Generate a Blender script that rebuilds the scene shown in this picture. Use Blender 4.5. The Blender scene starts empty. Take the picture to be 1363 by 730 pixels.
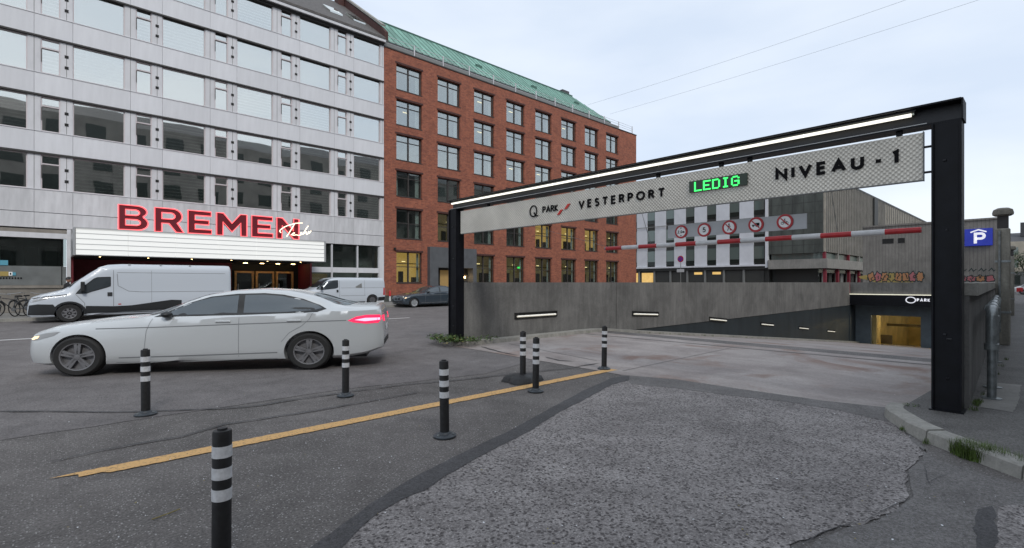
import bpy, bmesh, math, random
import numpy as np
from mathutils import Vector, Matrix
from mathutils.bvhtree import BVHTree
from mathutils.geometry import tessellate_polygon
R = math.radians
rnd = random.Random(7)
SC = bpy.context.scene
COL = SC.collection

# ------------------------------------------------------------------ camera, sky, sun, exposure
# world axes: x runs along the street (away from the camera), y runs across it towards the facades
cam_d = bpy.data.cameras.new('camera')
cam = bpy.data.objects.new('camera', cam_d); COL.objects.link(cam)
cam.location = (0, 0, 1.6)
cam.rotation_euler = (R(90), 0, math.atan2(-.6809, .7324))
cam_d.sensor_width = 36; cam_d.lens = 668 / 1363 * 36
cam_d.shift_y = 11 / 1363
cam_d.clip_start = .05; cam_d.clip_end = 3000
SC.camera = cam

W = bpy.data.worlds.new('World'); SC.world = W; W.use_nodes = True
wn, wl = W.node_tree.nodes, W.node_tree.links
for n in list(wn): wn.remove(n)
wo = wn.new('ShaderNodeOutputWorld')
sky = wn.new('ShaderNodeTexSky'); sky.sky_type = 'NISHITA'; sky.sun_disc = False
SUN_EL, SUN_AZ = R(42), R(200)
sky.sun_elevation = SUN_EL; sky.sun_rotation = SUN_AZ
b1 = wn.new('ShaderNodeBackground'); b1.inputs[1].default_value = .08
wl.new(sky.outputs[0], b1.inputs[0])
tc = wn.new('ShaderNodeTexCoord'); mp = wn.new('ShaderNodeMapping'); mp.inputs['Scale'].default_value = (1, 1, 3.2)
nz = wn.new('ShaderNodeTexNoise'); nz.inputs['Scale'].default_value = 1.7; nz.inputs['Detail'].default_value = 5; nz.inputs['Roughness'].default_value = .5
wl.new(tc.outputs['Generated'], mp.inputs[0]); wl.new(mp.outputs[0], nz.inputs[0])
cr = wn.new('ShaderNodeValToRGB')
cr.color_ramp.elements[0].position = .33; cr.color_ramp.elements[0].color = (.575, .655, .775, 1)
cr.color_ramp.elements[1].position = .68; cr.color_ramp.elements[1].color = (.76, .81, .875, 1)
wl.new(nz.outputs[0], cr.inputs[0])
b2 = wn.new('ShaderNodeBackground'); b2.inputs[1].default_value = 1.0
wl.new(cr.outputs[0], b2.inputs[0])
mx = wn.new('ShaderNodeMixShader'); mx.inputs[0].default_value = .86
wl.new(b1.outputs[0], mx.inputs[1]); wl.new(b2.outputs[0], mx.inputs[2]); wl.new(mx.outputs[0], wo.inputs[0])

sd = bpy.data.lights.new('sun', 'SUN'); sd.energy = 1.25; sd.angle = R(14); sd.color = (1, .96, .9)
so = bpy.data.objects.new('sun', sd); COL.objects.link(so)
sdir = Vector((math.sin(SUN_AZ) * math.cos(SUN_EL), math.cos(SUN_AZ) * math.cos(SUN_EL), math.sin(SUN_EL)))
so.rotation_euler = sdir.to_track_quat('Z', 'Y').to_euler(); so.location = (0, -10, 40)

SC.view_settings.view_transform = 'Standard'; SC.view_settings.look = 'None'
SC.view_settings.exposure = 0.45; SC.view_settings.gamma = 1.0
SC.render.engine = 'CYCLES'
SC.cycles.use_denoising = True; SC.cycles.max_bounces = 6; SC.cycles.glossy_bounces = 3
SC.cycles.sample_clamp_indirect = 4

# ------------------------------------------------------------------ surveying: photo pixel (1363 px wide) -> point on a known plane
def ray(px, py):
    t, s = (px - 681.5) / 668, -(py - 376) / 668
    return .7324 * t + .6809, -.6809 * t + .7324, s
def G(px, py, z=0.0):
    a, b, s = ray(px, py); k = (z - 1.6) / s
    return (a * k, b * k, z)
def OV(px, py, v):
    a, b, s = ray(px, py); k = v / b
    return (a * k, v, 1.6 + s * k)
def OU(px, py, u):
    a, b, s = ray(px, py); k = u / a
    return (u, b * k, 1.6 + s * k)

# ------------------------------------------------------------------ materials
MATS = {}
def mat(name, col=(.5, .5, .5), rough=.6, metal=0.0, emit=None, es=0.0, var=0.0, vs=4.0, bump=0.0, bs=60.0, spec=None, coat=0.0, vcol=None, stretch=None, thr=(.35, .65), rand=0):
    if name in MATS: return MATS[name]
    m = bpy.data.materials.new(name); m.use_nodes = True; MATS[name] = m
    nt = m.node_tree; N, L = nt.nodes, nt.links
    p = N['Principled BSDF']
    p.inputs['Base Color'].default_value = (*col, 1); p.inputs['Roughness'].default_value = rough; p.inputs['Metallic'].default_value = metal
    if spec is not None: p.inputs['Specular IOR Level'].default_value = spec
    if coat: p.inputs['Coat Weight'].default_value = coat; p.inputs['Coat Roughness'].default_value = .05
    if emit: p.inputs['Emission Color'].default_value = (*emit, 1); p.inputs['Emission Strength'].default_value = es
    if var or bump:
        t = N.new('ShaderNodeTexCoord'); mpp = N.new('ShaderNodeMapping'); L.new(t.outputs['Object'], mpp.inputs[0])
        if stretch: mpp.inputs['Scale'].default_value = stretch
    if var:
        n = N.new('ShaderNodeTexNoise'); n.inputs['Scale'].default_value = vs; n.inputs['Detail'].default_value = 7; n.inputs['Roughness'].default_value = .6
        L.new(mpp.outputs[0], n.inputs[0])
        r = N.new('ShaderNodeValToRGB'); r.color_ramp.elements[0].position = thr[0]; r.color_ramp.elements[1].position = thr[1]
        c2 = vcol or tuple(min(1, c * (1 + var)) for c in col)
        c1 = tuple(c * (1 - var) for c in col) if not vcol else col
        r.color_ramp.elements[0].color = (*c1, 1); r.color_ramp.elements[1].color = (*c2, 1)
        L.new(n.outputs[0], r.inputs[0]); L.new(r.outputs[0], p.inputs['Base Color'])
        if rand:
            oi = N.new('ShaderNodeObjectInfo'); x = N.new('ShaderNodeMapRange'); x.inputs[3].default_value = 1 - rand; x.inputs[4].default_value = 1 + rand * .6; L.new(oi.outputs['Random'], x.inputs[0])
            mm = N.new('ShaderNodeMix'); mm.data_type = 'RGBA'; mm.blend_type = 'MULTIPLY'; mm.inputs[0].default_value = 1; L.new(r.outputs[0], mm.inputs[6]); L.new(x.outputs[0], mm.inputs[7]); L.new(mm.outputs[2], p.inputs['Base Color'])
    if bump:
        n2 = N.new('ShaderNodeTexNoise'); n2.inputs['Scale'].default_value = bs; n2.inputs['Detail'].default_value = 3
        L.new(t.outputs['Object'], n2.inputs[0])
        b = N.new('ShaderNodeBump'); b.inputs['Strength'].default_value = bump; b.inputs['Distance'].default_value = .02
        L.new(n2.outputs[0], b.inputs['Height']); L.new(b.outputs[0], p.inputs['Normal'])
    return m

def nodes(name):
    m = bpy.data.materials.new(name); m.use_nodes = True; MATS[name] = m
    nt = m.node_tree
    return m, nt.nodes, nt.links, nt.nodes['Principled BSDF']
def mixc(N, L, a, b, fac, mode='MIX'):
    x = N.new('ShaderNodeMix'); x.data_type = 'RGBA'; x.blend_type = mode
    for sock, v in ((x.inputs[0], fac), (x.inputs[6], a), (x.inputs[7], b)):
        if hasattr(v, 'links'): L.new(v, sock)
        else: sock.default_value = v if not isinstance(v, tuple) else (*v, 1)
    return x.outputs[2]
def ramp(N, L, src, p0, p1, c0=(0, 0, 0), c1=(1, 1, 1)):
    r = N.new('ShaderNodeValToRGB'); e = r.color_ramp.elements
    e[0].position = p0; e[1].position = p1; e[0].color = (*c0, 1); e[1].color = (*c1, 1)
    L.new(src, r.inputs[0]); return r.outputs[0]
def noise(N, L, co, sc, det=5, rough=.55, dist=0):
    n = N.new('ShaderNodeTexNoise'); n.inputs['Scale'].default_value = sc; n.inputs['Detail'].default_value = det
    n.inputs['Roughness'].default_value = rough; n.inputs['Distortion'].default_value = dist
    L.new(co, n.inputs[0]); return n.outputs[0]
def voro(N, L, co, sc, feat='F1', out='Distance', rand=1):
    n = N.new('ShaderNodeTexVoronoi'); n.feature = feat; n.inputs['Scale'].default_value = sc; n.inputs['Randomness'].default_value = rand
    L.new(co, n.inputs[0]); return n.outputs[out]

def asphalt(name, dark, light, speck, sc=95, patch=.5, bump=.5, pits=False):
    m, N, L, p = nodes(name)
    co = N.new('ShaderNodeTexCoord').outputs['Object']
    base = ramp(N, L, noise(N, L, co, .55, 6, .62, .6), .36, .66, dark, light)
    fine = ramp(N, L, noise(N, L, co, 52, 3, .8), .33, .67, (.42, .41, .40), (1.55, 1.55, 1.55))
    c = mixc(N, L, base, fine, 1.0, 'MULTIPLY')
    mid = ramp(N, L, noise(N, L, co, 2.3, 6, .65, .6), .36, .62, (.80, .79, .79), (1.10, 1.10, 1.10))
    c = mixc(N, L, c, mid, 1.0, 'MULTIPLY')
    vc = voro(N, L, co, sc, 'F1', 'Color'); vd = voro(N, L, co, sc)
    sep = N.new('ShaderNodeSeparateColor'); L.new(vc, sep.inputs[0])
    on = ramp(N, L, sep.outputs[0], .84, .89)
    inn = ramp(N, L, vd, .34, .46, (1, 1, 1), (0, 0, 0))
    k = N.new('ShaderNodeMath'); k.operation = 'MULTIPLY'; L.new(on, k.inputs[0]); L.new(inn, k.inputs[1])
    c = mixc(N, L, c, speck, k.outputs[0])
    hgt = voro(N, L, co, sc * .7)
    if pits:
        # coarse exposed aggregate: stones that stand proud, gaps between them dark
        wob = N.new('ShaderNodeVectorMath'); wob.operation = 'ADD'
        nn = N.new('ShaderNodeTexNoise'); nn.inputs['Scale'].default_value = 11; L.new(co, nn.inputs[0])
        sc_ = N.new('ShaderNodeVectorMath'); sc_.operation = 'SCALE'; sc_.inputs['Scale'].default_value = .07
        L.new(nn.outputs['Color'], sc_.inputs[0]); L.new(co, wob.inputs[0]); L.new(sc_.outputs[0], wob.inputs[1])
        pc = voro(N, L, wob.outputs[0], 40, 'F1', 'Color'); pd = voro(N, L, wob.outputs[0], 40)
        s2 = N.new('ShaderNodeSeparateColor'); L.new(pc, s2.inputs[0])
        dens = noise(N, L, co, 1.2, 3)
        thr = N.new('ShaderNodeMath'); thr.operation = 'MULTIPLY_ADD'; L.new(dens, thr.inputs[0]); thr.inputs[1].default_value = .9; L.new(s2.outputs[1], thr.inputs[2])
        on2 = ramp(N, L, thr.outputs[0], .96, 1.12)
        in2 = ramp(N, L, pd, .3, .52, (1, 1, 1), (0, 0, 0))
        k2 = N.new('ShaderNodeMath'); k2.operation = 'MULTIPLY'; L.new(on2, k2.inputs[0]); L.new(in2, k2.inputs[1])
        c = mixc(N, L, c, (.060, .052, .052), k2.outputs[0])
        hh = N.new('ShaderNodeMath'); hh.operation = 'MULTIPLY_ADD'; L.new(k2.outputs[0], hh.inputs[0]); hh.inputs[1].default_value = -1.8; L.new(hgt, hh.inputs[2])
        hgt = hh.outputs[0]
    L.new(c, p.inputs['Base Color']); p.inputs['Roughness'].default_value = .78
    b = N.new('ShaderNodeBump'); b.inputs['Strength'].default_value = bump; b.inputs['Distance'].default_value = .006
    L.new(hgt, b.inputs['Height']); L.new(b.outputs[0], p.inputs['Normal'])
    return m
asphalt('asphalt', (.088, .081, .077), (.130, .120, .115), (.30, .29, .28), 70)
asphalt('asphalt_smooth', (.108, .102, .099), (.142, .135, .131), (.2, .2, .21), 110, bump=.3)
asphalt('asphalt_coarse', (.182, .169, .166), (.252, .235, .230), (.33, .31, .30), 60, bump=.8, pits=True)
asphalt('tar_band', (.046, .045, .047), (.064, .063, .066), (.09, .09, .1), 130, bump=.25)
asphalt('far_road', (.112, .103, .102), (.150, .139, .137), (.15, .15, .15), 60, bump=.2)
asphalt('sidewalk_asphalt', (.084, .081, .077), (.118, .114, .108), (.18, .18, .18), 90, bump=.4)

def concrete(name, dark, light, streak=(.8, 1.12), board=None, bump=.35, rust=False, vert=True):
    m, N, L, p = nodes(name)
    co = N.new('ShaderNodeTexCoord').outputs['Object']
    mp = N.new('ShaderNodeMapping'); L.new(co, mp.inputs[0]); mp.inputs['Scale'].default_value = (2.9, 2.9, .36) if vert else (1, .25, 1)
    st = ramp(N, L, noise(N, L, mp.outputs[0], 2.2, 7, .7, .3), .32, .68, (streak[0],) * 3, (streak[1],) * 3)
    base = ramp(N, L, noise(N, L, co, .8, 8, .65, .5), .34, .66, dark, light)
    c = mixc(N, L, base, st, 1.0, 'MULTIPLY')
    fine = ramp(N, L, noise(N, L, co, 22, 5, .75), .3, .7, (.82, .82, .82), (1.15, 1.15, 1.15))
    c = mixc(N, L, c, fine, 1.0, 'MULTIPLY')
    if rust:
        rr = ramp(N, L, noise(N, L, co, .5, 6, .6, 1.0), .52, .66)
        c = mixc(N, L, c, (.20, .135, .11), rr)
    hgt = noise(N, L, co, 40, 4, .7)
    if board:
        w = N.new('ShaderNodeTexWave'); w.wave_type = 'BANDS'; w.bands_direction = board[0]; w.inputs['Scale'].default_value = board[1]; w.inputs['Distortion'].default_value = .6
        w.inputs['Detail'].default_value = 1
        L.new(co, w.inputs[0])
        wr = ramp(N, L, w.outputs['Fac'], .0, .16, (.66, .66, .66), (1, 1, 1))
        c = mixc(N, L, c, wr, .8, 'MULTIPLY')
    L.new(c, p.inputs['Base Color']); p.inputs['Roughness'].default_value = .85
    b = N.new('ShaderNodeBump'); b.inputs['Strength'].default_value = bump; b.inputs['Distance'].default_value = .01
    L.new(hgt, b.inputs['Height']); L.new(b.outputs[0], p.inputs['Normal'])
    return m
concrete('wall_concrete', (.104, .102, .098), (.178, .175, .168), (.78, 1.18))
concrete('block_concrete', (.185, .175, .16), (.26, .245, .225), (.8, 1.12), board=('Y', 1.6))
concrete('ramp_concrete', (.235, .205, .195), (.35, .318, .302), (.84, 1.12), vert=False, rust=True, bump=.2)
concrete('kerb_concrete', (.24, .235, .215), (.34, .33, .30), (.8, 1.1), bump=.6)
concrete('column_concrete', (.17, .16, .135), (.27, .26, .225), (.62, 1.15), bump=.6)
concrete('deck_concrete', (.2, .195, .18), (.27, .26, .24), (.85, 1.1))
concrete('rib_concrete', (.32, .295, .25), (.41, .385, .33), (.8, 1.08), board=('X', .55))
concrete('pavement_slab', (.17, .165, .155), (.24, .235, .22), (.9, 1.08), vert=False)

def brickmat():
    m, N, L, p = nodes('red_brick')
    co = N.new('ShaderNodeTexCoord').outputs['Object']
    mp = N.new('ShaderNodeMapping'); mp.inputs['Rotation'].default_value = (R(90), 0, 0); L.new(co, mp.inputs[0])
    b = N.new('ShaderNodeTexBrick'); L.new(mp.outputs[0], b.inputs[0])
    b.inputs['Scale'].default_value = 1.0; b.inputs['Brick Width'].default_value = .30; b.inputs['Row Height'].default_value = .105
    b.inputs['Mortar Size'].default_value = .010; b.inputs['Bias'].default_value = -.2
    b.inputs['Color1'].default_value = (.325, .103, .058, 1); b.inputs['Color2'].default_value = (.20, .058, .038, 1); b.inputs['Mortar'].default_value = (.24, .125, .09, 1)
    v = ramp(N, L, noise(N, L, co, .9, 7, .7, .4), .3, .7, (.78, .76, .74), (1.16, 1.14, 1.12))
    c = mixc(N, L, b.outputs[0], v, 1.0, 'MULTIPLY')
    v2 = ramp(N, L, noise(N, L, co, 5.5, 4, .8), .38, .66, (.78, .78, .8), (1.14, 1.14, 1.1))
    c = mixc(N, L, c, v2, 1.0, 'MULTIPLY')
    L.new(c, p.inputs['Base Color']); p.inputs['Roughness'].default_value = .85
    bb = N.new('ShaderNodeBump'); bb.inputs['Strength'].default_value = .4; bb.inputs['Distance'].default_value = .01
    L.new(b.outputs[0], bb.inputs['Height']); L.new(bb.outputs[0], p.inputs['Normal'])
brickmat()

def glassmat(name, tint, reflect, thru=(.7, .74, .73), wave=.0025, tilt=.01, solid=None):
    """window glass: reflecting coating mixed with a view through to what stands behind (solid: a dark backing instead)"""
    m, N, L, p = nodes(name); out = N['Material Output']
    co = N.new('ShaderNodeTexCoord').outputs['Object']; oi = N.new('ShaderNodeObjectInfo')
    g = N.new('ShaderNodeBsdfGlossy'); g.inputs['Color'].default_value = (*tint, 1); g.inputs['Roughness'].default_value = .015
    b = N.new('ShaderNodeBump'); b.inputs['Strength'].default_value = 1; b.inputs['Distance'].default_value = wave
    L.new(noise(N, L, co, .7, 1), b.inputs['Height'])
    tv = N.new('ShaderNodeTexWhiteNoise'); tv.noise_dimensions = '1D'; L.new(oi.outputs['Random'], tv.inputs['W'])
    sb = N.new('ShaderNodeVectorMath'); sb.operation = 'SUBTRACT'; L.new(tv.outputs['Color'], sb.inputs[0]); sb.inputs[1].default_value = (.5, .5, .5)
    sl = N.new('ShaderNodeVectorMath'); sl.operation = 'SCALE'; sl.inputs['Scale'].default_value = tilt * 2; L.new(sb.outputs[0], sl.inputs[0])
    ad = N.new('ShaderNodeVectorMath'); ad.operation = 'ADD'; L.new(b.outputs[0], ad.inputs[0]); L.new(sl.outputs[0], ad.inputs[1])
    nn = N.new('ShaderNodeVectorMath'); nn.operation = 'NORMALIZE'; L.new(ad.outputs[0], nn.inputs[0]); L.new(nn.outputs[0], g.inputs['Normal'])
    if solid:
        p.inputs['Base Color'].default_value = (*solid, 1); p.inputs['Roughness'].default_value = .3; back = p.outputs[0]
    else:
        tr = N.new('ShaderNodeBsdfTransparent'); tr.inputs[0].default_value = (*thru, 1); back = tr.outputs[0]
    lw_ = N.new('ShaderNodeLayerWeight'); lw_.inputs[0].default_value = .5; fr = N.new('ShaderNodeMath'); fr.operation = 'POWER'; L.new(lw_.outputs['Facing'], fr.inputs[0]); fr.inputs[1].default_value = 4.5
    ma = N.new('ShaderNodeMath'); ma.operation = 'MULTIPLY_ADD'; L.new(fr.outputs[0], ma.inputs[0]); ma.inputs[1].default_value = 1 - reflect; ma.inputs[2].default_value = reflect; ma.use_clamp = True
    mxx = N.new('ShaderNodeMixShader'); L.new(ma.outputs[0], mxx.inputs[0]); L.new(back, mxx.inputs[1]); L.new(g.outputs[0], mxx.inputs[2])
    L.new(mxx.outputs[0], out.inputs[0])
glassmat('office_glass', (.96, .97, .93), .60, tilt=.005)
glassmat('brick_house_glass', (.92, .95, .92), .34, tilt=.008)
glassmat('street_glass', (.9, .93, .9), .10)
glassmat('far_glass', (.7, .78, .75), .08, solid=(.095, .13, .12))
glassmat('car_glass', (.75, .85, .9), .10, wave=.001, tilt=0, solid=(.035, .043, .05))
mat('room_dark', (.16, .155, .145), .8, var=.4, vs=.6)
mat('room_mid', (.26, .27, .25), .8, var=.4, vs=.6)
mat('room_lit', (.4, .3, .16), .8, emit=(.9, .55, .14), es=.5, var=.3, vs=1.2)
mat('room_glow', (.3, .25, .16), .8, emit=(.8, .55, .2), es=.08, var=.3, vs=1.2)
mat('room_lamp', (1, .9, .6), .5, emit=(1, .75, .35), es=2.2)
mat('furniture', (.05, .035, .025), .7)
mat('blind_white', (.78, .78, .74), .7, var=.05, vs=2)
mat('curtain', (.68, .72, .68), .8, var=.15, vs=7, stretch=(1, 1, .05))
mat('white_panel', (.62, .625, .65), .5, var=.045, vs=1.6, stretch=(2.2, 1, .35), rand=.05, bump=.12, bs=1.2)
mat('white_panel_low', (.54, .54, .555), .55, var=.11, vs=1.8, stretch=(2, 1, .4), rand=.06)
mat('pier_metal', (.58, .58, .60), .5, var=.08, vs=3, stretch=(1, 1, .3), rand=.05)
mat('pink_frame', (.55, .50, .51), .5)
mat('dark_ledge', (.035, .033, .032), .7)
mat('dark_hole', (.012, .012, .012), .8)
mat('slate', (.085, .078, .074), .75, var=.3, vs=6, bump=.4, bs=20)
mat('copper_green', (.155, .31, .25), .65, var=.30, vs=1.1, stretch=(1, .3, .3))
mat('copper_dark', (.05, .12, .095), .6)
mat('window_frame_brown', (.040, .034, .032), .6)
mat('frame_grey', (.18, .185, .18), .5)
mat('soldier_course', (.06, .022, .018), .8, var=.3, vs=8)
mat('portal_grey', (.085, .09, .098), .6, var=.12, vs=2)
mat('black_steel', (.004, .0045, .007), .45, spec=.22, var=.35, vs=5, bump=.03, bs=18)
mat('steel_inner', (.012, .013, .017), .45, var=.4, vs=4, bump=.15, bs=22)
mat('tube_light', (1, 1, 1), .4, emit=(1, .96, .84), es=.95)
mat('reflector', (.35, .36, .30), .25, metal=.7)
mat('wall_tube', (1, 1, 1), .4, emit=(1, .88, .52), es=.17)
mat('strip_lit', (.8, .8, .7), .4, emit=(1, .93, .68), es=.45)
mat('letter_black', (.008, .008, .009), .8, spec=.1)
mat('logo_red', (.55, .03, .02), .45)
mat('led_green', (.0, .3, .05), .4, emit=(.05, 1, .15), es=1.5)
mat('led_off', (.012, .03, .014), .35)
mat('paint_red', (.45, .02, .025), .4, var=.12, vs=9)
mat('paint_white', (.62, .62, .62), .4, var=.08, vs=9)
mat('plate_grey', (.46, .475, .49), .4, var=.06, vs=4)
mat('sign_white', (.88, .88, .88), .4)
mat('sign_red', (.45, .012, .018), .4)
mat('logo_blue', (.10, .32, .42), .4)
mat('sign_blue', (.02, .05, .42), .4)
mat('p_blue', (.012, .025, .22), .35, emit=(.02, .04, .6), es=.22, var=.2, vs=2)
mat('p_white', (.85, .85, .85), .35, emit=(.9, .9, 1), es=.35)
mat('neon_red', (.7, .05, .05), .4, emit=(1, .14, .16), es=1.15)
mat('neon_white', (.9, .8, .6), .4, emit=(1, .85, .6), es=1.3)
mat('maroon', (.13, .009, .018), .45)
mat('maroon_wall', (.15, .014, .024), .6, var=.15, vs=3)
mat('marquee_white', (.66, .67, .66), .35, emit=(1, 1, .96), es=.30)
mat('marquee_rail', (.50, .51, .51), .4)
mat('marquee_metal', (.45, .46, .47), .35, metal=.4)
mat('soffit_black', (.01, .01, .01), .6)
mat('door_wood', (.62, .36, .15), .5, var=.15, vs=6)
mat('lamp_warm', (1, .8, .4), .4, emit=(1, .66, .28), es=9)
mat('tan_strip', (.22, .20, .175), .6, var=.12, vs=3)
mat('beige_panel', (.19, .175, .155), .6, var=.15, vs=2)
mat('frosted_band', (.16, .17, .17), .35, var=.15, vs=1.4)
mat('yellow_paint', (.20, .135, .075), .75, var=.22, vs=42, thr=(.34, .47), vcol=(.60, .36, .14))
mat('rubber_black', (.012, .012, .013), .55, var=.4, vs=20)
mat('band_white', (.62, .63, .65), .35, var=.12, vs=40)
mat('base_rubber', (.035, .042, .05), .5, var=.3, vs=20)
mat('galvanised', (.22, .24, .245), .4, metal=.55, var=.3, vs=9, bump=.2, bs=30)
mat('cladding_dark', (.022, .030, .035), .5, var=.3, vs=1.0, stretch=(1, 1, .3))
mat('pier_blue', (.105, .135, .155), .55, var=.15, vs=1.5)
mat('garage_yellow', (.52, .39, .15), .7, var=.2, vs=.8)
mat('garage_floor', (.09, .07, .04), .4)
mat('garage_lamp', (1, .9, .6), .4, emit=(1, .82, .42), es=34)
mat('dark_stone', (.060, .068, .060), .5, var=.35, vs=.8, stretch=(1, 1, .3))
mat('far_white', (.60, .615, .65), .6, var=.05, vs=1)
mat('far_glass_dark', (.012, .02, .017), .25)
mat('red_column', (.17, .01, .022), .55)
mat('far_dark', (.035, .036, .033), .6)
mat('car_white', (.56, .585, .60), .24, metal=.25, coat=.6)
mat('van_white', (.50, .54, .59), .35, coat=.4)
mat('car_dark', (.03, .042, .055), .25, coat=.8)
mat('black_plastic', (.014, .016, .018), .5)
mat('seam_dark', (.17, .18, .19), .5)
mat('tyre', (.014, .014, .014), .75)
mat('alloy', (.17, .17, .18), .4, metal=.25)
mat('alloy_bright', (.5, .52, .54), .4, metal=.3)
mat('tail_red', (.5, .02, .04), .2, emit=(1, .03, .12), es=.8)
mat('tail_core', (.9, .2, .3), .2, emit=(1, .35, .5), es=1.4)
mat('head_lamp', (.30, .31, .32), .12)
mat('head_bulb', (.9, .7, .4), .2, emit=(1, .72, .38), es=.9)
mat('skin', (.42, .24, .17), .5)
mat('hair_black', (.01, .009, .009), .6)
mat('cloth_black', (.012, .012, .014), .85)
mat('cloth_blue', (.03, .04, .07), .85)
mat('leaf_green', (.060, .105, .022), .55, var=.4, vs=9)
mat('leaf_yellow', (.22, .18, .05), .6)
mat('grass_green', (.075, .12, .02), .6, var=.4, vs=12)
mat('tree_green', (.035, .065, .025), .7, var=.5, vs=.8)
mat('bark', (.06, .05, .04), .8)
mat('cream_wall', (.42, .38, .31), .7, var=.15, vs=.5)
mat('roof_dark', (.06, .06, .065), .7)
mat('bike_metal', (.06, .065, .07), .4, metal=.3)
mat('bike_chrome', (.35, .36, .37), .35, metal=.6)
mat('opposite_facade', (.19, .18, .165), .7, var=.2, vs=.5)
mat('graffiti_orange', (.42, .20, .09), .6)
mat('graffiti_pink', (.40, .13, .14), .6)
mat('graffiti_dark', (.015, .03, .03), .6)
mat('graffiti_yellow', (.35, .26, .08), .6)
mat('graffiti_teal', (.05, .16, .15), .6)
mat('brass_lit', (.3, .2, .08), .4, emit=(1, .6, .2), es=.05)

def panelmat():
    m, N, L, p = nodes('embossed_metal')
    co = N.new('ShaderNodeTexCoord').outputs['Object']
    s = N.new('ShaderNodeSeparateXYZ'); L.new(co, s.inputs[0])
    def sn(src, ph):
        a = N.new('ShaderNodeMath'); a.operation = 'MULTIPLY_ADD'; L.new(src, a.inputs[0]); a.inputs[1].default_value = 2 * math.pi / .058; a.inputs[2].default_value = ph
        b = N.new('ShaderNodeMath'); b.operation = 'SINE'; L.new(a.outputs[0], b.inputs[0]); return b.outputs[0]
    k = N.new('ShaderNodeMath'); k.operation = 'MULTIPLY'; L.new(sn(s.outputs[1], 0), k.inputs[0]); L.new(sn(s.outputs[2], 0), k.inputs[1])
    bb = N.new('ShaderNodeBump'); bb.inputs['Strength'].default_value = 1; bb.inputs['Distance'].default_value = .0035
    L.new(k.outputs[0], bb.inputs['Height']); L.new(bb.outputs[0], p.inputs['Normal'])
    ed = ramp(N, L, k.outputs[0], .1, .75, (.56, .53, .465), (.77, .735, .655))
    dirt = ramp(N, L, noise(N, L, co, 1.5, 6, .6), .35, .7, (.85, .85, .85), (1.08, 1.08, 1.08))
    L.new(mixc(N, L, ed, dirt, 1.0, 'MULTIPLY'), p.inputs['Base Color'])
    p.inputs['Metallic'].default_value = .12; p.inputs['Roughness'].default_value = .42
panelmat()
M = MATS

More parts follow.
